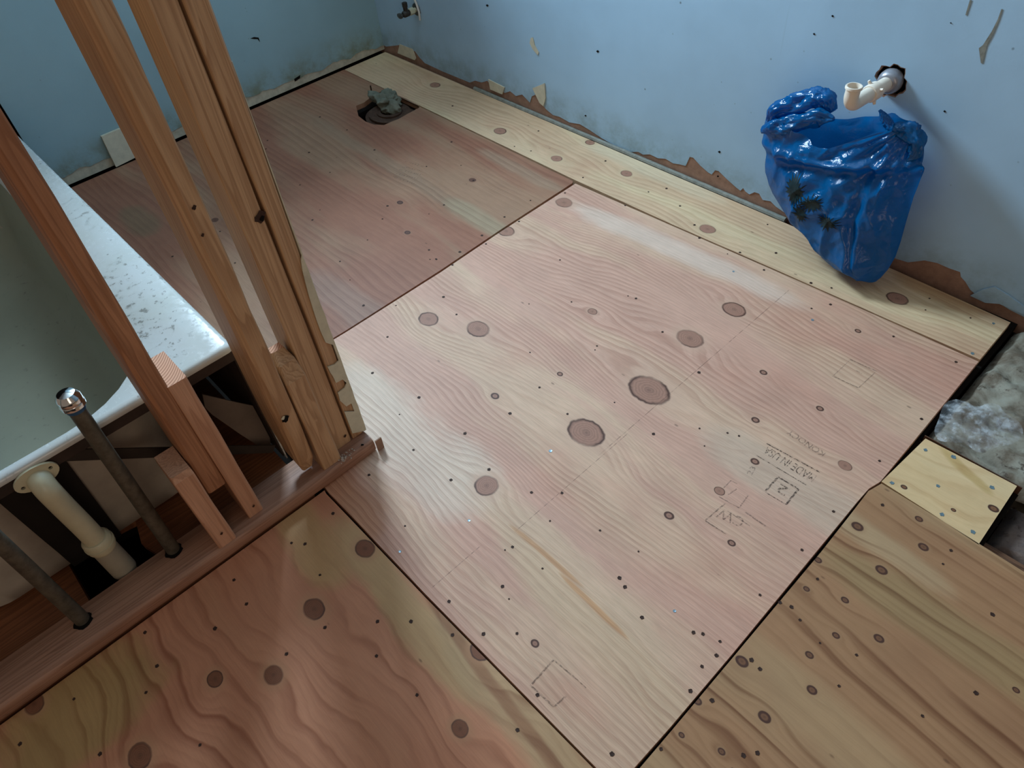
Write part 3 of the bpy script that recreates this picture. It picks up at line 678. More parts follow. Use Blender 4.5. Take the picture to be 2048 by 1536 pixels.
M_strap = plain('dark_strap', (50, 42, 36), .6, .3, var=.2)
M_rubber = plain('black_channel', (34, 30, 27), .8, .2)
def rrect(x0, x1, y0, y1, r, z, n=8):
    out = []
    for cx, cy, a0 in ((x1 - r, y1 - r, 0), (x0 + r, y1 - r, 90), (x0 + r, y0 + r, 180), (x1 - r, y0 + r, 270)):
        for i in range(n + 1):
            a = math.radians(a0 + 90 * i / n); out.append((cx + r * math.cos(a), cy + r * math.sin(a), z))
    return out
def loft(bm, rings, mi=0):
    rv = [[bm.verts.new(p) for p in r] for r in rings]
    for a, b in zip(rv, rv[1:]):
        for k in range(len(a)):
            f = bm.faces.new((a[k], a[(k + 1) % len(a)], b[(k + 1) % len(a)], b[k])); f.material_index = mi
    return rv
tub = empty('bathtub', (.9, -1.86, 0))
TX0, TX1, TY0, TY1, RZ = .125, 1.643, -2.245, -1.479, .361
def put(o_): o_.location = -Vector((.9, -1.86, 0)); return o_
bm = bmesh.new()
rv = loft(bm, [rrect(TX0 + .002, TX1 - .002, TY0, TY1 - .001, .012, .346), rrect(TX0, TX1, TY0, TY1, .014, .353), rrect(TX0 + .003, TX1 - .003, TY0 + .003, TY1 - .003, .014, .359),
               rrect(TX0 + .010, TX1 - .010, TY0 + .010, TY1 - .010, .018, RZ), rrect(.215, 1.621, -2.17, -1.588, .20, .3595), rrect(.222, 1.618, -2.165, -1.592, .20, .356), rrect(.23, 1.613, -2.16, -1.598, .20, .346)])
put(autosmooth(obj('rim', bm, M_tub, tub), 60))
bm = bmesh.new()
rv = loft(bm, [rrect(.23, 1.613, -2.16, -1.598, .20, .3465), rrect(.27, 1.590, -2.15, -1.612, .19, .25), rrect(.33, 1.565, -2.13, -1.630, .12, .14), rrect(.37, 1.545, -2.11, -1.650, .12, .085),
               rrect(.42, 1.510, -2.08, -1.680, .12, .055), rrect(.55, 1.42, -2.0, -1.75, .10, .050)])
bm.faces.new(rv[-1])
put(autosmooth(obj('basin', bm, M_basin, tub), 60))
bm = bmesh.new()
e = .008
rv = loft(bm, [rrect(.23 - e, 1.600 + e, -2.16 - e, -1.602 + e, .18, .338), rrect(.27 - e, 1.588 + e, -2.15 - e, -1.612 + e, .17, .25), rrect(.33 - e, 1.568 + e, -2.13 - e, -1.630 + e, .15, .14),
               rrect(.35, 1.555 + e, -2.12 - e, -1.640 + e, .09, .06), rrect(.36, 1.548 + e, -2.12, -1.646 + e, .08, .020), rrect(.40, 1.53, -2.08, -1.680, .08, .010)])
bm.faces.new(rv[-1])
put(autosmooth(obj('outer_shell', bm, M_shell, tub), 60))
bm = bmesh.new(); box(bm, (TX1 - .010, TY0 + .01, .322), (TX1 - .0045, TY1 - .006, .347)); put(obj('rim_lip_shade', bm, M_apron_in_lip_shade, tub))  # dark strip painting the shade below the white lip
bm = bmesh.new(); box(bm, (TX0 + .004, -1.4835, .004), (TX1 - .006, -1.4805, .350)); put(obj('apron', bm, M_tub, tub))
bm = bmesh.new(); box(bm, (TX0 + .02, -1.4865, .01), (TX1 - .012, -1.4840, .348)); put(obj('apron_backing', bm, M_apron_in_lip_shade, tub))
bm = bmesh.new()
qs = [onx(*p, 1.600) for p in ((405, 789), (475, 805), (505, 811), (524, 840), (542, 874), (541, 888), (532, 897), (522, 895), (480, 868), (424, 829), (410, 815))]
prism(bm, [(min(q_.y, -1.4885), max(q_.z, .003)) for q_ in qs], [], lambda u, v, w_: (1.598 + .003 * w_, u, v)); put(obj('end_shield', bm, M_grey_shield, tub))
bm = bmesh.new()                                            # diagonal strap
a_, b_ = Vector((1.6285, -1.825, .337)), Vector((1.6285, -1.497, .045)); d_ = (b_ - a_).normalized(); n_ = Vector((0, -d_.z, d_.y))
vs_ = []
for x in (1.6265, 1.6295):
    for p in (a_ - n_ * .012, b_ - n_ * .010, b_ + n_ * .010, a_ + n_ * .012): vs_.append(bm.verts.new((x, p.y, p.z)))
for f in ((0, 1, 2, 3), (7, 6, 5, 4), (0, 4, 5, 1), (1, 5, 6, 2), (2, 6, 7, 3), (3, 7, 4, 0)): bm.faces.new([vs_[i] for i in f])
put(obj('brace_strap', bm, M_strap, tub))
bm = bmesh.new()                                            # dark drain channel down the end of the shell
for (z0, x0), (z1, x1) in zip([(.335, 1.612), (.25, 1.600), (.14, 1.583), (.09, 1.573), (.05, 1.569)], [(.25, 1.600), (.14, 1.583), (.09, 1.573), (.05, 1.569), (.02, 1.563)]):
    f = [bm.verts.new(p) for p in ((x0, -1.934, z0), (x0, -1.815 - .06 * (.335 - z0), z0), (x1, -1.815 - .06 * (.335 - z1), z1), (x1, -1.934, z1))]; bm.faces.new(f)
bmesh.ops.remove_doubles(bm, verts=bm.verts[:], dist=.0005)
g_ = bmesh.ops.extrude_face_region(bm, geom=bm.faces[:]); [setattr(v, 'co', v.co + Vector((.006, 0, 0))) for v in g_['geom'] if isinstance(v, bmesh.types.BMVert)]
put(obj('drain_channel', bm, M_rubber, tub))
tag(tub, 'dirty white enamelled bathtub behind the open stud wall', 'bathtub')

# ---------------------------------------------------------------- bath overflow drain
M_pvc = plain('cream_plastic', (196, 188, 158), .35, .45, var=.08, scale=25)
M_pvcg = plain('grey_cream_plastic', (158, 150, 132), .45, .4, var=.08, scale=25)
dp = empty('bath_drain_pipe', (1.640, -1.868, 0))
def rel(o_, b): o_.location = -Vector(b); return o_
B0 = (1.640, -1.868, 0)
bm = bmesh.new()                                             # oval flange with two screw holes
def oval(cy, cz, a, b, n=28): return [(cy + a * math.cos(k * 2 * math.pi / n), cz + b * math.sin(k * 2 * math.pi / n)) for k in range(n)]
prism(bm, [(y, z) for y, z in oval(-1.863, .330, .036, .023)], [oval(-1.838, .334, .0035, .0035, 10), oval(-1.888, .326, .0035, .0035, 10)], lambda u, v, w_: (1.6435 + .005 * w_, u, v))
rel(obj('flange', bm, M_pvc, dp), B0)
bm = bmesh.new(); path = arc((1.646, -1.862, .302), (0, 0, .022), (.018, 0, 0), 8) + [Vector((1.656, -1.863, .25)), Vector((1.656, -1.862, .19)), Vector((1.656, -1.862, .125))]
tube(bm, path, [.0195] * 5 + [.0195] * 4 + [.0195] * 3, 28)
rel(autosmooth(obj('overflow_tube', bm, M_pvc, dp), 50), B0)
bm = bmesh.new(); tube(bm, [(1.656, -1.862, .146), (1.656, -1.862, .141), (1.656, -1.862, .118), (1.656, -1.862, .112)], [.0225, .0260, .0260, .0235], 28)
tube(bm, [(1.656, -1.862, .130), (1.656, -1.862, .126)], .0275, 28); rel(autosmooth(obj('slip_nut', bm, M_pvc, dp), 40), B0)
bm = bmesh.new(); tube(bm, [(1.656, -1.862, .118), (1.656, -1.862, .03), (1.656, -1.862, .028)], [.0225, .0235, .0235], 28); tube(bm, [(1.656, -1.862, .03), (1.656, -1.862, -.12)], .0190, 28)
rel(autosmooth(obj('lower_tube', bm, M_pvcg, dp), 40), B0)
tag(dp, 'cream plastic overflow and waste pipe going down beside the bathtub end', 'drain pipe')

# galvanised pipes
M_galv = plain('old_galvanised_steel', (96, 90, 78), .55, .5, .5, var=.35, scale=60, bump=.2)
M_chrome = NT('polished_chrome').fin((.75, .78, .8, 1), .12, .5, 1.0)
M_tape = plain('blue_thread_tape', (44, 84, 120), .5, .4)
def pipe_from(px_b, px_t, x, name, capz=True):
    b = fl(px_b[0], px_b[1], .036); b = Vector((b.x, b.y, .03)); tpt = onx(px_t[0], px_t[1], x)
    return b, tpt
pb = Vector((1.697, -1.772, .020)); pt = onx(150, 815, 1.697)
r0 = empty('galvanised_pipe', pb)
bm = bmesh.new(); tube(bm, [pb, pb.lerp(pt, .3), pb.lerp(pt, .6), pt], .0133, 24); rel(autosmooth(obj('pipe', bm, M_galv, r0), 50), pb)
dirv = (pt - pb).normalized()
bm = bmesh.new(); tube(bm, [pt - dirv * .004, pt + dirv * .006], .0150, 24); tape_ = rel(autosmooth(obj('thread_tape', bm, M_tape, r0), 50), pb)
bm = bmesh.new(); tube(bm, [pt + dirv * d for d in (.004, .006, .013, .014, .016, .025, .032, .0355)], [.0175, .0195, .0195, .0190, .0197, .0185, .0135, .003], 28)
rel(autosmooth(obj('chrome_cap', bm, M_chrome, r0), 35), pb).__setitem__('label', 'shiny domed chrome cap')
tag(r0, 'dark galvanised riser pipe with a shiny chrome cap in front of the bathtub', 'pipe')
pb2 = Vector((1.712, -1.962, .020)); pt2 = onx(-6, 1080, 1.712); d2_ = (pt2 - pb2).normalized()
bm = bmesh.new(); tube(bm, [pb2, pt2, pb2 + d2_ * .55], .0133, 24); o = autosmooth(obj('galvanised_pipe', bm, M_galv), 50); local(o, pb2)
tag(o, 'dark galvanised riser pipe at the left edge, without any cap in view', 'pipe')
for k, c_ in enumerate((pb, pb2)):                             # bored notch in the plate round each pipe
    bm = bmesh.new(); n = 18
    vs_ = [bm.verts.new((c_.x + .004 + .0175 * math.cos(i * 2 * math.pi / n) * (1 + .12 * math.sin(i * 3.1)), c_.y + .0175 * math.sin(i * 2 * math.pi / n) * (1 + .12 * math.cos(i * 2.3)), .0398)) for i in range(n)]
    bm.faces.new(vs_); obj('bored_hole', bm, M_dark, plate)

# ---------------------------------------------------------------- toilet drain
tf = empty('toilet_flange', (.47, -.335, -.02)); TB = (.47, -.335, -.02)
M_rustring = plain('rusty_iron', (78, 56, 44), .8, .3, .2, var=.35, scale=50, bump=.4)
bm = bmesh.new()
cx, cy = .463, -.322
for (ra, rb, z0, z1) in ((.050, .085, -.030, -.012), (.078, .100, -.036, -.022), (.035, .052, -.026, -.006)):
    outer = [(cx + rb * math.cos(k * 2 * math.pi / 40), cy + rb * .92 * math.sin(k * 2 * math.pi / 40)) for k in range(40)]
    inner = [(cx + ra * math.cos(k * 2 * math.pi / 40), cy + ra * .92 * math.sin(k * 2 * math.pi / 40)) for k in range(40)]
    prism(bm, outer, [inner], flat(z0, z1))
rel(obj('flange_ring', bm, M_rustring, tf), TB)
bm = bmesh.new(); tube(bm, [(cx, cy, -.02), (cx, cy, -.30)], .052, 32, cap=False); rel(autosmooth(obj('soil_pipe', bm, M_rustring, tf), 50), TB)
bp = onx(0, 0, 1) and fl(746, 192, 0)
bm = bmesh.new(); tube(bm, [(bp.x, bp.y - .002, -.02), (bp.x - .003, bp.y, .02), (bp.x - .004, bp.y + .001, .040)], .0028, 10); rel(obj('closet_bolt', bm, M_rust, tf), TB)
tag(tf, 'rusty toilet drain flange with one upright bolt in the hole near the far corner', 'toilet flange')
t = NT('dirty_rag'); P = t.coords(); col = t.mix(t.noise(P, 30, 4, .6), lin((138, 138, 122)), lin((70, 70, 58))); t.bump(t.noise(P, 120, 3), .4); M_rag = t.fin(col, .95, .1)
bm = bmesh.new(); bmesh.ops.create_icosphere(bm, subdivisions=5, radius=1)
rc = fl(775, 200, .015)
for v in bm.verts:
    d = v.co.normalized(); r_ = .95 + .95 * noise.noise(d * 1.4 + Vector((3, 1, 2))) - .45 * abs(noise.noise(d * 2.1 + Vector((0, 5, 0)))) + .07 * noise.noise(d * 9) - .30 * abs(noise.noise(d * 3.7 + Vector((7, 0, 0))))
    v.co = rc + Vector((d.x * .058 * r_, d.y * .046 * r_, -.012 + d.z * .044 * r_))
o = obj('crumpled_rag', bm, M_rag, smooth=True); tag(o, 'crumpled grey-green rag stuffed into the toilet drain', 'rag')

# ---------------------------------------------------------------- angle stop valve near the corner
vv = empty('shutoff_valve', (.290, 0, .226)); VB = (.290, 0, .226)
M_brassy = plain('tarnished_chrome', (92, 90, 84), .4, .5, .7, var=.3, scale=120)
M_yel = plain('aged_plastic_nut', (186, 184, 158), .5, .4)
M_blackp = plain('dark_valve_body', (56, 52, 48), .5, .4, .3, var=.3, scale=90)
bm = bmesh.new(); n = 30
tube(bm, [(.290, -.001, .226), (.290, -.004, .226), (.290, -.006, .226)], [.0235, .0225, .014], 26); rel(autosmooth(obj('escutcheon', bm, M_brassy, vv), 40), VB)
bm = bmesh.new(); tube(bm, [(.290, -.004, .226), (.290, -.032, .226)], .0085, 18); rel(autosmooth(obj('stub_pipe', bm, M_yel, vv), 50), VB)
bm = bmesh.new(); tube(bm, [(.290, -.014, .226), (.290, -.017, .226), (.290, -.036, .226), (.290, -.038, .226)], [.010, .0135, .0135, .011], 6); rel(obj('compression_nut', bm, M_yel, vv), VB)
bm = bmesh.new(); tube(bm, [(.290, -.036, .226), (.290, -.042, .226), (.290, -.062, .226), (.290, -.068, .226)], [.010, .0125, .0125, .009], 20)
tube(bm, [(.290, -.052, .226), (.290, -.052, .252)], .009, 16); vb_ = rel(autosmooth(obj('valve_body', bm, M_blackp, vv), 45), VB)
bm = bmesh.new(); tube(bm, [(.290, -.052, .250), (.290, -.052, .266)], [.0105, .0105], 6); on_ = rel(obj('outlet_nut', bm, M_blackp, vv), VB)
bm = bmesh.new(); tube(bm, [(.290, -.066, .226), (.290, -.078, .226)], .0035, 12); stem_ = rel(obj('stem', bm, M_brassy, vv), VB)
bm = bmesh.new(); tube(bm, [(.290, -.076, .226), (.290, -.079, .226), (.290, -.085, .226), (.290, -.087, .226)], [.012, .016, .016, .012], 24)
for v in bm.verts: v.co.z = .226 + (v.co.z - .226) * .60
hd = rel(autosmooth(obj('oval_handle', bm, M_brassy, vv), 45), VB)
tag(vv, 'tarnished shut-off valve with a yellowed nut on the blue wall near the far corner', 'valve')
bm = bmesh.new(); a0 = ony(838, 30, -.004); tube(bm, [ony(840, 40, -.004), ony(838, 24, -.006), ony(833, 8, -.008), ony(826, -8, -.010), ony(815, -40, -.012)], .0042, 12)
o = autosmooth(obj('supply_tube', bm, M_win), 60); tag(o, 'thin white supply tube rising along the wall beside the shut-off valve', 'tube')

# ---------------------------------------------------------------- sink waste pipe on the right wall
sp = empty('sink_waste_pipe', (2.127, 0, .452)); SB = (2.127, 0, .452)
M_white = plain('white_plastic_pipe', (226, 212, 194), .35, .45, var=.06, scale=30)
M_greyr = plain('grey_metal_collar', (150, 150, 156), .3, .5, .4, var=.15, scale=60)
ax = lambda y, z=.452, x=2.127: (x, y, z)
bm = bmesh.new(); tube(bm, [ax(.012), ax(.004), ax(-.004), ax(-.014), ax(-.020), ax(-.021)], [.025, .028, .028, .025, .020, .017], 32)
rel(autosmooth(obj('wall_collar', bm, M_greyr, sp), 45), SB).__setitem__('label', 'grey rounded collar at the wall')
xa = lambda y: 2.127 + y * .06
ay = lambda y, z=.452: (xa(y), y, z)
bm = bmesh.new(); tube(bm, [ay(.01), ay(-.072)], .0155, 30); rel(autosmooth(obj('wall_stub', bm, M_white, sp), 50), SB)
bm = bmesh.new(); tube(bm, [ay(-.058), ay(-.060), ay(-.084), ay(-.087)], [.0170, .0200, .0200, .0180], 30)
for a in (0, 90, 180, 270):
    c_ = math.cos(math.radians(a + 30)); s_ = math.sin(math.radians(a + 30))
    p0 = Vector((xa(-.074) + c_ * .0190, -.074, .452 + s_ * .0190)); p1 = Vector((xa(-.076) + c_ * .0275, -.076, .452 + s_ * .0275)); tube(bm, [p0, p1], [.0045, .0030], 8)
rel(autosmooth(obj('slip_nut', bm, M_white, sp), 45), SB)
bm = bmesh.new(); mx, my = xa(-.166), -.166
path = [Vector(ay(-.080)), Vector(ay(-.100)), Vector(ay(-.132))] + arc((xa(-.138), -.138, .480), (0, 0, -.028), (-.0017, -.028, 0), 12)[1:] + [Vector((mx, my, .490)), Vector((mx, my, .4935))]
tube(bm, path, [.0155] * (len(path) - 1) + [.0160], 30, cap=False)
def lathe(bm, c, prof_, n=30):
    rg = [[bm.verts.new((c[0] + q_[0] * math.cos(k * 2 * math.pi / n), c[1] + q_[0] * math.sin(k * 2 * math.pi / n), q_[1])) for k in range(n)] for q_ in prof_]
    for a_, b_ in zip(rg, rg[1:]):
        for k in range(n): bm.faces.new((a_[k], a_[(k + 1) % n], b_[(k + 1) % n], b_[k]))
lathe(bm, (mx, my), [(.0158, .4925), (.0182, .4945), (.0182, .4985), (.0170, .5000), (.0145, .5000), (.0138, .4985), (.0135, .478)])
rel(autosmooth(obj('elbow', bm, M_white, sp), 50), SB)
bm = bmesh.new(); tube(bm, [(mx, my, .481), (mx, my, .4795)], .0137, 24); rel(obj('residue', bm, M_paper, sp), SB)
tag(sp, 'white plastic sink waste pipe elbow sticking out of a ragged hole in the wall', 'waste pipe')

# ---------------------------------------------------------------- drywall patch leaning on the left wall
bm = bmesh.new(); q_ = [onx(*p, .014) for p in ((202, 273), (290, 231), (345, 322), (250, 334))]
pp = [(-1.214, .116), (-1.075, .118), (-1.068, .012), (-1.220, .004)]
prism(bm, pp, [], lambda u, v, w_: (.001 + .011 * w_ + .010 * max(0, (.11 - v)) / .11, u, v))
o = obj('drywall_patch', bm, M_creamp); tag(o, 'square cream offcut of drywall propped against the left wall behind the studs', 'drywall offcut')

# ---------------------------------------------------------------- insulation beyond the sheets
def insul(name, c1, c2, c3, sc_=14):
    t = NT(name); P = t.coords(); n = t.noise(P, sc_, 5, .65, .6); v_ = t.noise(P, sc_ * 3.2, 5, .7)
    col = t.mix(t.mr(n, .35, .65), lin(c1), lin(c2)); col = t.mix(t.mr(v_, .56, .68, 0, .85), col, lin(c3))
    col = t.mix(t.mr(t.voro(P, 20), .06, .16, .7, 0.), col, lin((70, 48, 34)))
    t.bump(v_, .6, .004); return t.fin(col, .75, .3)
M_ins = insul('faced_insulation', (150, 144, 128), (104, 90, 74), (64, 48, 36))
M_ins2 = insul('brown_insulation', (112, 94, 84), (92, 78, 72), (60, 46, 40), 22)
def lumpy(name, x0, x1, y0, y1, z, h, mat, sd, nx=90, ny=70, edge=.02):
    bm = bmesh.new(); g = []
    for i in range(nx + 1):
        row = []
        for j in range(ny + 1):
            x = x0 + (x1 - x0) * i / nx; y = y0 + (y1 - y0) * j / ny
            p = Vector((x * 9 + sd, y * 9, sd)); hh = 1 - 1.8 * abs(noise.noise(p)) + .6 * noise.noise(p * 2.7) - .5 * abs(noise.noise(p * 5.1))
            ed = min(1, min(x - x0, x1 - x, y - y0, y1 - y) / edge)
            row.append(bm.verts.new((x, y, z + h * hh * .5 - (1 - ed) * .03)))
        g.append(row)
    for i in range(nx):
        for j in range(ny): bm.faces.new((g[i][j], g[i + 1][j], g[i + 1][j + 1], g[i][j + 1]))
    # underside
    bt = [[bm.verts.new((x, y, z - .09)) for x in (x0, x1)] for y in (y0, y1)]
    bm.faces.new((bt[0][0], bt[1][0], bt[1][1], bt[0][1]))
    return obj(name, bm, mat, smooth=True)
o = lumpy('insulation_batt', 2.602, 3.9, -.486, -.004, -.020, .030, M_ins, 2.2, 200, 80); tag(o, 'grey crumpled faced insulation in the open bay beyond the floor sheets', 'insulation')
o = lumpy('insulation_batt', 2.800, 3.9, -.632, -.490, -.040, .024, M_ins2, 7.1, 160, 40); tag(o, 'darker brown insulation beside the pale plywood offcut', 'insulation')
bm = bmesh.new(); box(bm, (2.775, -.668, -.20), (3.9, -.633, -.026)); bmesh.ops.subdivide_edges(bm, edges=bm.edges[:], cuts=14, use_grid_fill=True)
for v in bm.verts:
    if v.co.z > -.03: v.co.z += .010 * noise.noise(v.co * 60) + .006 * noise.noise(v.co * 150)
o = obj('floor_joist', bm, M_joist); tag(o, 'splintered brown joist edge beside the tan plywood sheet', 'joist')
bm = bmesh.new(); box(bm, (2.600, -.4885, -.22), (2.795, -.4865, -.001)); box(bm, (2.594, -.66, -.22), (2.600, -.49, -.020)); o = obj('trim_3', bm, M_joist); structure(o)
bm = bmesh.new(); box(bm, (2.594, -.66, -.16), (2.797, -.492, -.0195)); structure(obj('floor', bm, M_dark))
# clear plastic
t = NT('clear_crumpled_plastic'); t.fin((.85, .88, .9, 1), .12, .6); t.put(t.b.inputs['Alpha'], t.mr(t.noise(t.coords(), 38, 3, .6), .40, .70, .06, .42)); t.bump(t.noise(t.coords(), 55, 4, .6), .8, .006); M_clear = t.m
bm = bmesh.new(); ctr = fl(1952, 852, 0); nx = 60; g = []
for i in range(nx + 1):
    r_ = i / nx; row = []
    for k in range(72):
        a = k / 72 * 2 * math.pi; rad = r_ * (1 + .25 * math.sin(2 * a + 1) + .12 * math.sin(5 * a))
        x = ctr.x + .060 * rad * math.cos(a) ; y = ctr.y + .092 * rad * math.sin(a)
        p = Vector((x * 30, y * 30, 1.3)); h_ = (1 - r_ ** 2) * .010 + .010 * (1 - r_ * .6) * (-abs(noise.noise(p)) * 1.6 + noise.noise(p * 2.3) * .6)
        row.append(bm.verts.new((x, y, .004 + h_)))
    g.append(row)
for i in range(nx):
    for k in range(72): bm.faces.new((g[i][k], g[i + 1][k], g[i + 1][(k + 1) % 72], g[i][(k + 1) % 72]))
o = obj('plastic_wrap', bm, M_clear, smooth=True); tag(o, 'piece of clear crumpled plastic lying on the grey insulation', 'plastic wrap')

# ---------------------------------------------------------------- blue plastic bag
def bagmat():
    t = NT('blue_plastic_film'); P = t.coords(); n = t.noise(P, 9, 3, .5)
    col = t.mix(n, (.001, .11, .31, 1), (.003, .19, .48, 1))
    t.fin(col, .16, .7)
    tr = t.n.new('ShaderNodeBsdfTranslucent'); tr.inputs[0].default_value = (.003, .20, .52, 1)
    tp = t.n.new('ShaderNodeBsdfTransparent'); tp.inputs[0].default_value = (.08, .40, .75, 1)
    m1 = t.n.new('ShaderNodeMixShader'); m1.inputs[0].default_value = .45; m2 = t.n.new('ShaderNodeMixShader'); m2.inputs[0].default_value = .10
    t.t.links.new(t.b.outputs[0], m1.inputs[1]); t.t.links.new(tr.outputs[0], m1.inputs[2])
    t.t.links.new(m1.outputs[0], m2.inputs[1]); t.t.links.new(tp.outputs[0], m2.inputs[2]); t.t.links.new(m2.outputs[0], t.out.inputs[0])
    h = t.math('ADD', t.noise(P, 36, 4, .6, .8), t.math('MULTIPLY', t.voro(t.mapping(P, sca=(1, 1, .6)), 34), .8)); t.bump(h, .6, .005); return t.m
M_bag = bagmat()
Pn = Vector((0, 1, -.17)).normalized(); P0 = Vector((2.2, -.118, 0))
def onbag(u, v):
    d = ray(u, v); s_ = (P0 - CAM).dot(Pn) / d.dot(Pn); return CAM + d * s_
rows = [((1536, 222), (1842, 248)), ((1528, 255), (1851, 275)), ((1528, 300), (1850, 320)), ((1531, 345), (1843, 352)), ((1545, 385), (1828, 392)), ((1566, 420), (1814, 440)),
        ((1592, 452), (1803, 480)), ((1622, 482), (1792, 512)), ((1655, 512), (1777, 538)), ((1696, 541), (1762, 555)), ((1730, 560), (1752, 563))]
bag = empty('plastic_bag', (2.2, -.11, 0)); BB = Vector((2.2, -.11, 0))
def crumple(p, a=1.):
    q = Vector((p.x * 7, p.y * 7, p.z * 5))
    r1 = 1 - 2 * abs(noise.noise(q + Vector((1.3, 0, 4)))); r2 = 1 - 2 * abs(noise.noise(q * 2.3 + Vector((5, 1, 0)))); r3 = 1 - 2 * abs(noise.noise(q * 5.2 + Vector((2, 9, 0))))
    return a * (.012 * r1 ** 3 + .007 * r2 ** 2 + .0028 * r3)
def lerp_rows(t_):
    f_ = t_ * (len(rows) - 1); i = min(int(f_), len(rows) - 2); k = f_ - i
    L = onbag(*rows[i][0]).lerp(onbag(*rows[i + 1][0]), k); R_ = onbag(*rows[i][1]).lerp(onbag(*rows[i + 1][1]), k); return L, R_
NU, NV = 96, 110
def bag_front(s_, t_, extra=0):
    L, R_ = lerp_rows(t_); w_ = (R_ - L).length
    p = L.lerp(R_, s_)
    bulge = math.sin(math.pi * min(1, max(0, s_))) ** .75 * min(.058, w_ * .30)
    # open mouth: the front lip sags in the middle and at the pipe
    sag = max(0, 1 - t_ / .22) * (.052 * math.exp(-((s_ - .52) / .22) ** 2) - .0 * s_)
    p = p + Vector((0, -bulge - extra, -sag))
    rad = crumple(p, (.15 + 1.0 * min(1, math.sin(math.pi * s_) * 2)) * min(1, w_ / .16))
    # long folds fanning from the right handle and a horizontal fold below the lip
    fan = math.atan2(p.z - .42, p.x - 2.24); rad += .0045 * math.sin(fan * 26) * min(1, s_ * 3) * (1 - t_)
    rad += .010 * math.exp(-((t_ - .16 - .05 * s_) / .022) ** 2) - .010 * math.exp(-((t_ - .22 - .05 * s_) / .03) ** 2)
    rad += -.010 * math.exp(-((s_ - .80 + .25 * t_) / .035) ** 2) * math.sin(math.pi * t_) + .006 * math.exp(-((s_ - .86 + .25 * t_) / .03) ** 2) * math.sin(math.pi * t_)
    return p + Vector((0, -rad, 0))
bm = bmesh.new(); g = []
for j in range(NV + 1):
    row = []; t_ = j / NV
    for i in range(NU + 1): row.append(bm.verts.new(bag_front(i / NU, t_)))
    L, R_ = lerp_rows(t_); w_ = (R_ - L).length
    for i in range(1, 48):                                           # back film, right to left
        s_ = 1 - i / 48; p = L.lerp(R_, s_); bb = math.sin(math.pi * s_) ** .8 * min(.030, w_ * .15)
        up_ = max(0, 1 - t_ / .12) * (.012 * math.exp(-((s_ - .80) / .05) ** 2) - .020 * math.exp(-((s_ - .45) / .2) ** 2))
        p = p + Vector((0, bb + crumple(p + Vector((3, 0, 0)), .5), up_)); p.y = min(p.y, -.006); row.append(bm.verts.new(p))
    for v in row: v.co.z = max(v.co.z, .0015)
    g.append(row)
n = len(g[0])
for a, b in zip(g, g[1:]):
    for k in range(n): bm.faces.new((a[k], a[(k + 1) % n], b[(k + 1) % n], b[k]))
bm.faces.new(g[-1])
rel(obj('bag_film', bm, M_bag, bag, smooth=True), BB)
def roll(name, pxs, rads, dy, sd):
    bm = bmesh.new(); pts = []; rs = []; K_ = 60
    ctr = [onbag(*p) + Vector((0, dy, 0)) for p in pxs]
    for i in range(K_ + 1):
        f_ = i / K_ * (len(ctr) - 1); a = min(int(f_), len(ctr) - 2); k = f_ - a
        pts.append(ctr[a].lerp(ctr[a + 1], k)); rs.append(rads[a] + (rads[a + 1] - rads[a]) * k)
    rings_ = tube(bm, pts, rs, 48)
    for ri, ring in enumerate(rings_):
        c_ = pts[ri]
        for k, v in enumerate(ring):
            d = v.co - c_; a = k / 48 * 2 * math.pi
            f_ = 1 + .30 * noise.noise(Vector((math.cos(a) * 1.6 + sd, math.sin(a) * 1.6, ri * .10))) - .45 * abs(noise.noise(Vector((math.cos(a) * 3 + ri * .05, math.sin(a) * 3 + sd, ri * .16))))
            f_ += .10 * math.sin(a * 3 + ri * .22)
            v.co = c_ + d * f_; v.co.y = min(v.co.y, -.006)
    return rel(obj(name, bm, M_bag, bag, smooth=True), BB)
roll('rolled_handle', [(1545, 236), (1560, 215), (1600, 200), (1640, 190), (1664, 195), (1676, 216)], [.006, .023, .025, .025, .024, .010], -.020, 1.)
roll('rolled_handle', [(1540, 250), (1565, 244), (1605, 236), (1655, 222), (1684, 226)], [.008, .024, .024, .021, .006], -.036, 4.)
roll('rolled_handle', [(1786, 258), (1802, 252), (1825, 255), (1842, 275), (1838, 300), (1822, 318)], [.006, .016, .020, .020, .016, .005], -.018, 7.)
roll('handle_tip', [(1764, 216), (1774, 230), (1786, 252), (1792, 275)], [.003, .010, .012, .006], -.012, 9.)
M_print = plain('dark_green_print', (9, 36, 40), .6, .3, var=.4, scale=60)
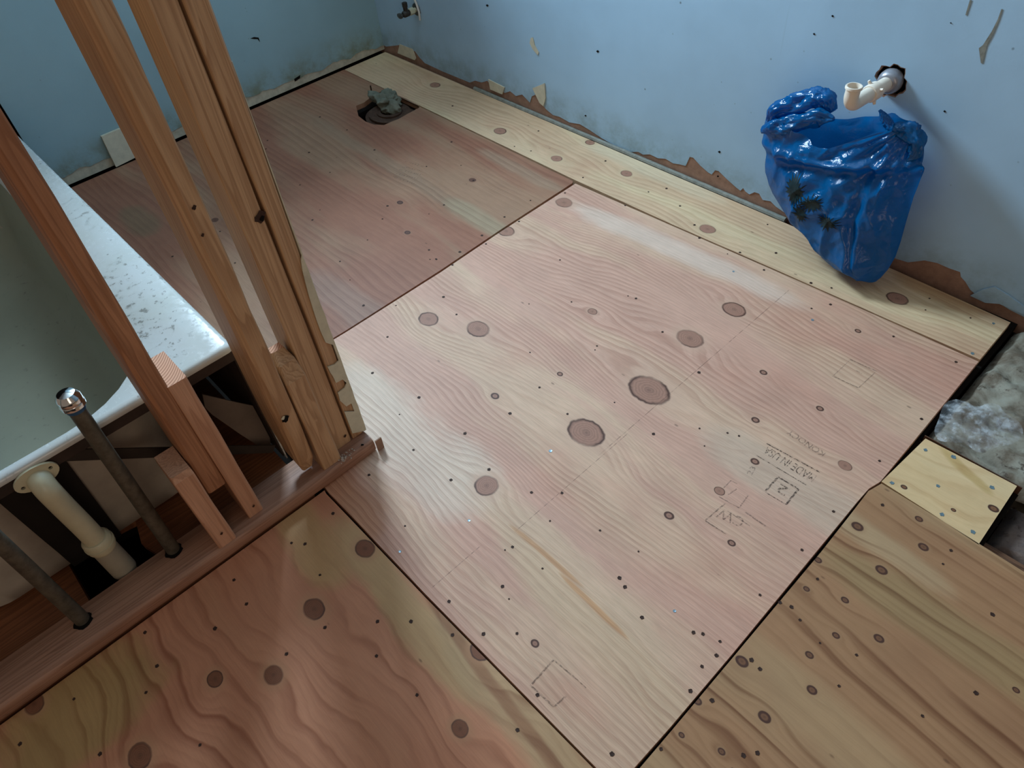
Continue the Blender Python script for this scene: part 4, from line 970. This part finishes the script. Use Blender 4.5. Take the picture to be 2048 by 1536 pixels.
def leaf(cx, cy, w_, h_, lobes, seed):
    bm = bmesh.new(); rr_ = random.Random(seed); pts = []
    nL = lobes * 2
    for k in range(nL):
        a = k / nL * 2 * math.pi; r_ = (1.0 if k % 2 == 0 else .55) * rr_.uniform(.75, 1.12)
        pts.append((cx + w_ * r_ * math.cos(a), cy + h_ * r_ * math.sin(a)))
    c_ = None; vs_ = []; G = 10
    def onfront(u, v):
        best = None
        # find s,t whose unbulged point projects nearest (u, v)
        p = onbag(u, v); t_ = .5
        lo_, hi_ = 0., 1.
        for _ in range(24):
            m_ = (lo_ + hi_) / 2; L, R_ = lerp_rows(m_); s_ = min(1, max(0, (p.x - L.x) / (R_.x - L.x)))
            if L.lerp(R_, s_).z > p.z: lo_ = m_
            else: hi_ = m_
        L, R_ = lerp_rows(m_); s_ = min(1, max(0, (p.x - L.x) / (R_.x - L.x)))
        return bag_front(s_, m_) + Vector((0, -.0015, 0))
    ringsL = []
    for gi in range(1, G + 1): ringsL.append([bm.verts.new(onfront(cx + (q[0] - cx) * gi / G, cy + (q[1] - cy) * gi / G)) for q in pts])
    c_ = bm.verts.new(onfront(cx, cy))
    for k in range(nL): bm.faces.new((c_, ringsL[0][k], ringsL[0][(k + 1) % nL]))
    for a, b in zip(ringsL, ringsL[1:]):
        for k in range(nL): bm.faces.new((a[k], a[(k + 1) % nL], b[(k + 1) % nL], b[k]))
    o_ = rel(obj('leaf_shape', bm, M_print, bag, smooth=True), BB); o_['label'] = 'dark green jagged leafy shape on the blue film'
    return o_
leaf(1652, 385, 34, 20, 17, 3); leaf(1684, 420, 30, 20, 16, 5); leaf(1615, 362, 27, 40, 19, 8); leaf(1626, 408, 18, 22, 13, 11)
tag(bag, 'crumpled blue plastic bag standing against the wall under the white waste pipe', 'plastic bag')

# nested parts and groups of repeats
cap_ = next(c for c in r0.children if c.name.startswith('chrome_cap')); tape_.parent = cap_; tape_.location = (0, 0, 0)
on_.parent = vb_; on_.location = (0, 0, 0); hd.parent = stem_; hd.location = (0, 0, 0)
for o_ in (s1, s3, s4, s5): o_['group'] = 'studs of the open partition wall'
for o_ in (b1, b2, kcut): o_['group'] = 'short wooden blocks on the bottom plate'
for o_ in (sa, sb, scn, sd): o_['group'] = 'plywood floor sheets'
for o_ in bpy.data.objects:
    if o_.name.startswith('galvanised_pipe') and o_.parent is None: o_['group'] = 'galvanised riser pipes beside the bathtub'
    if o_.name.startswith('insulation_batt'): o_['group'] = 'insulation batts in the open floor bay'
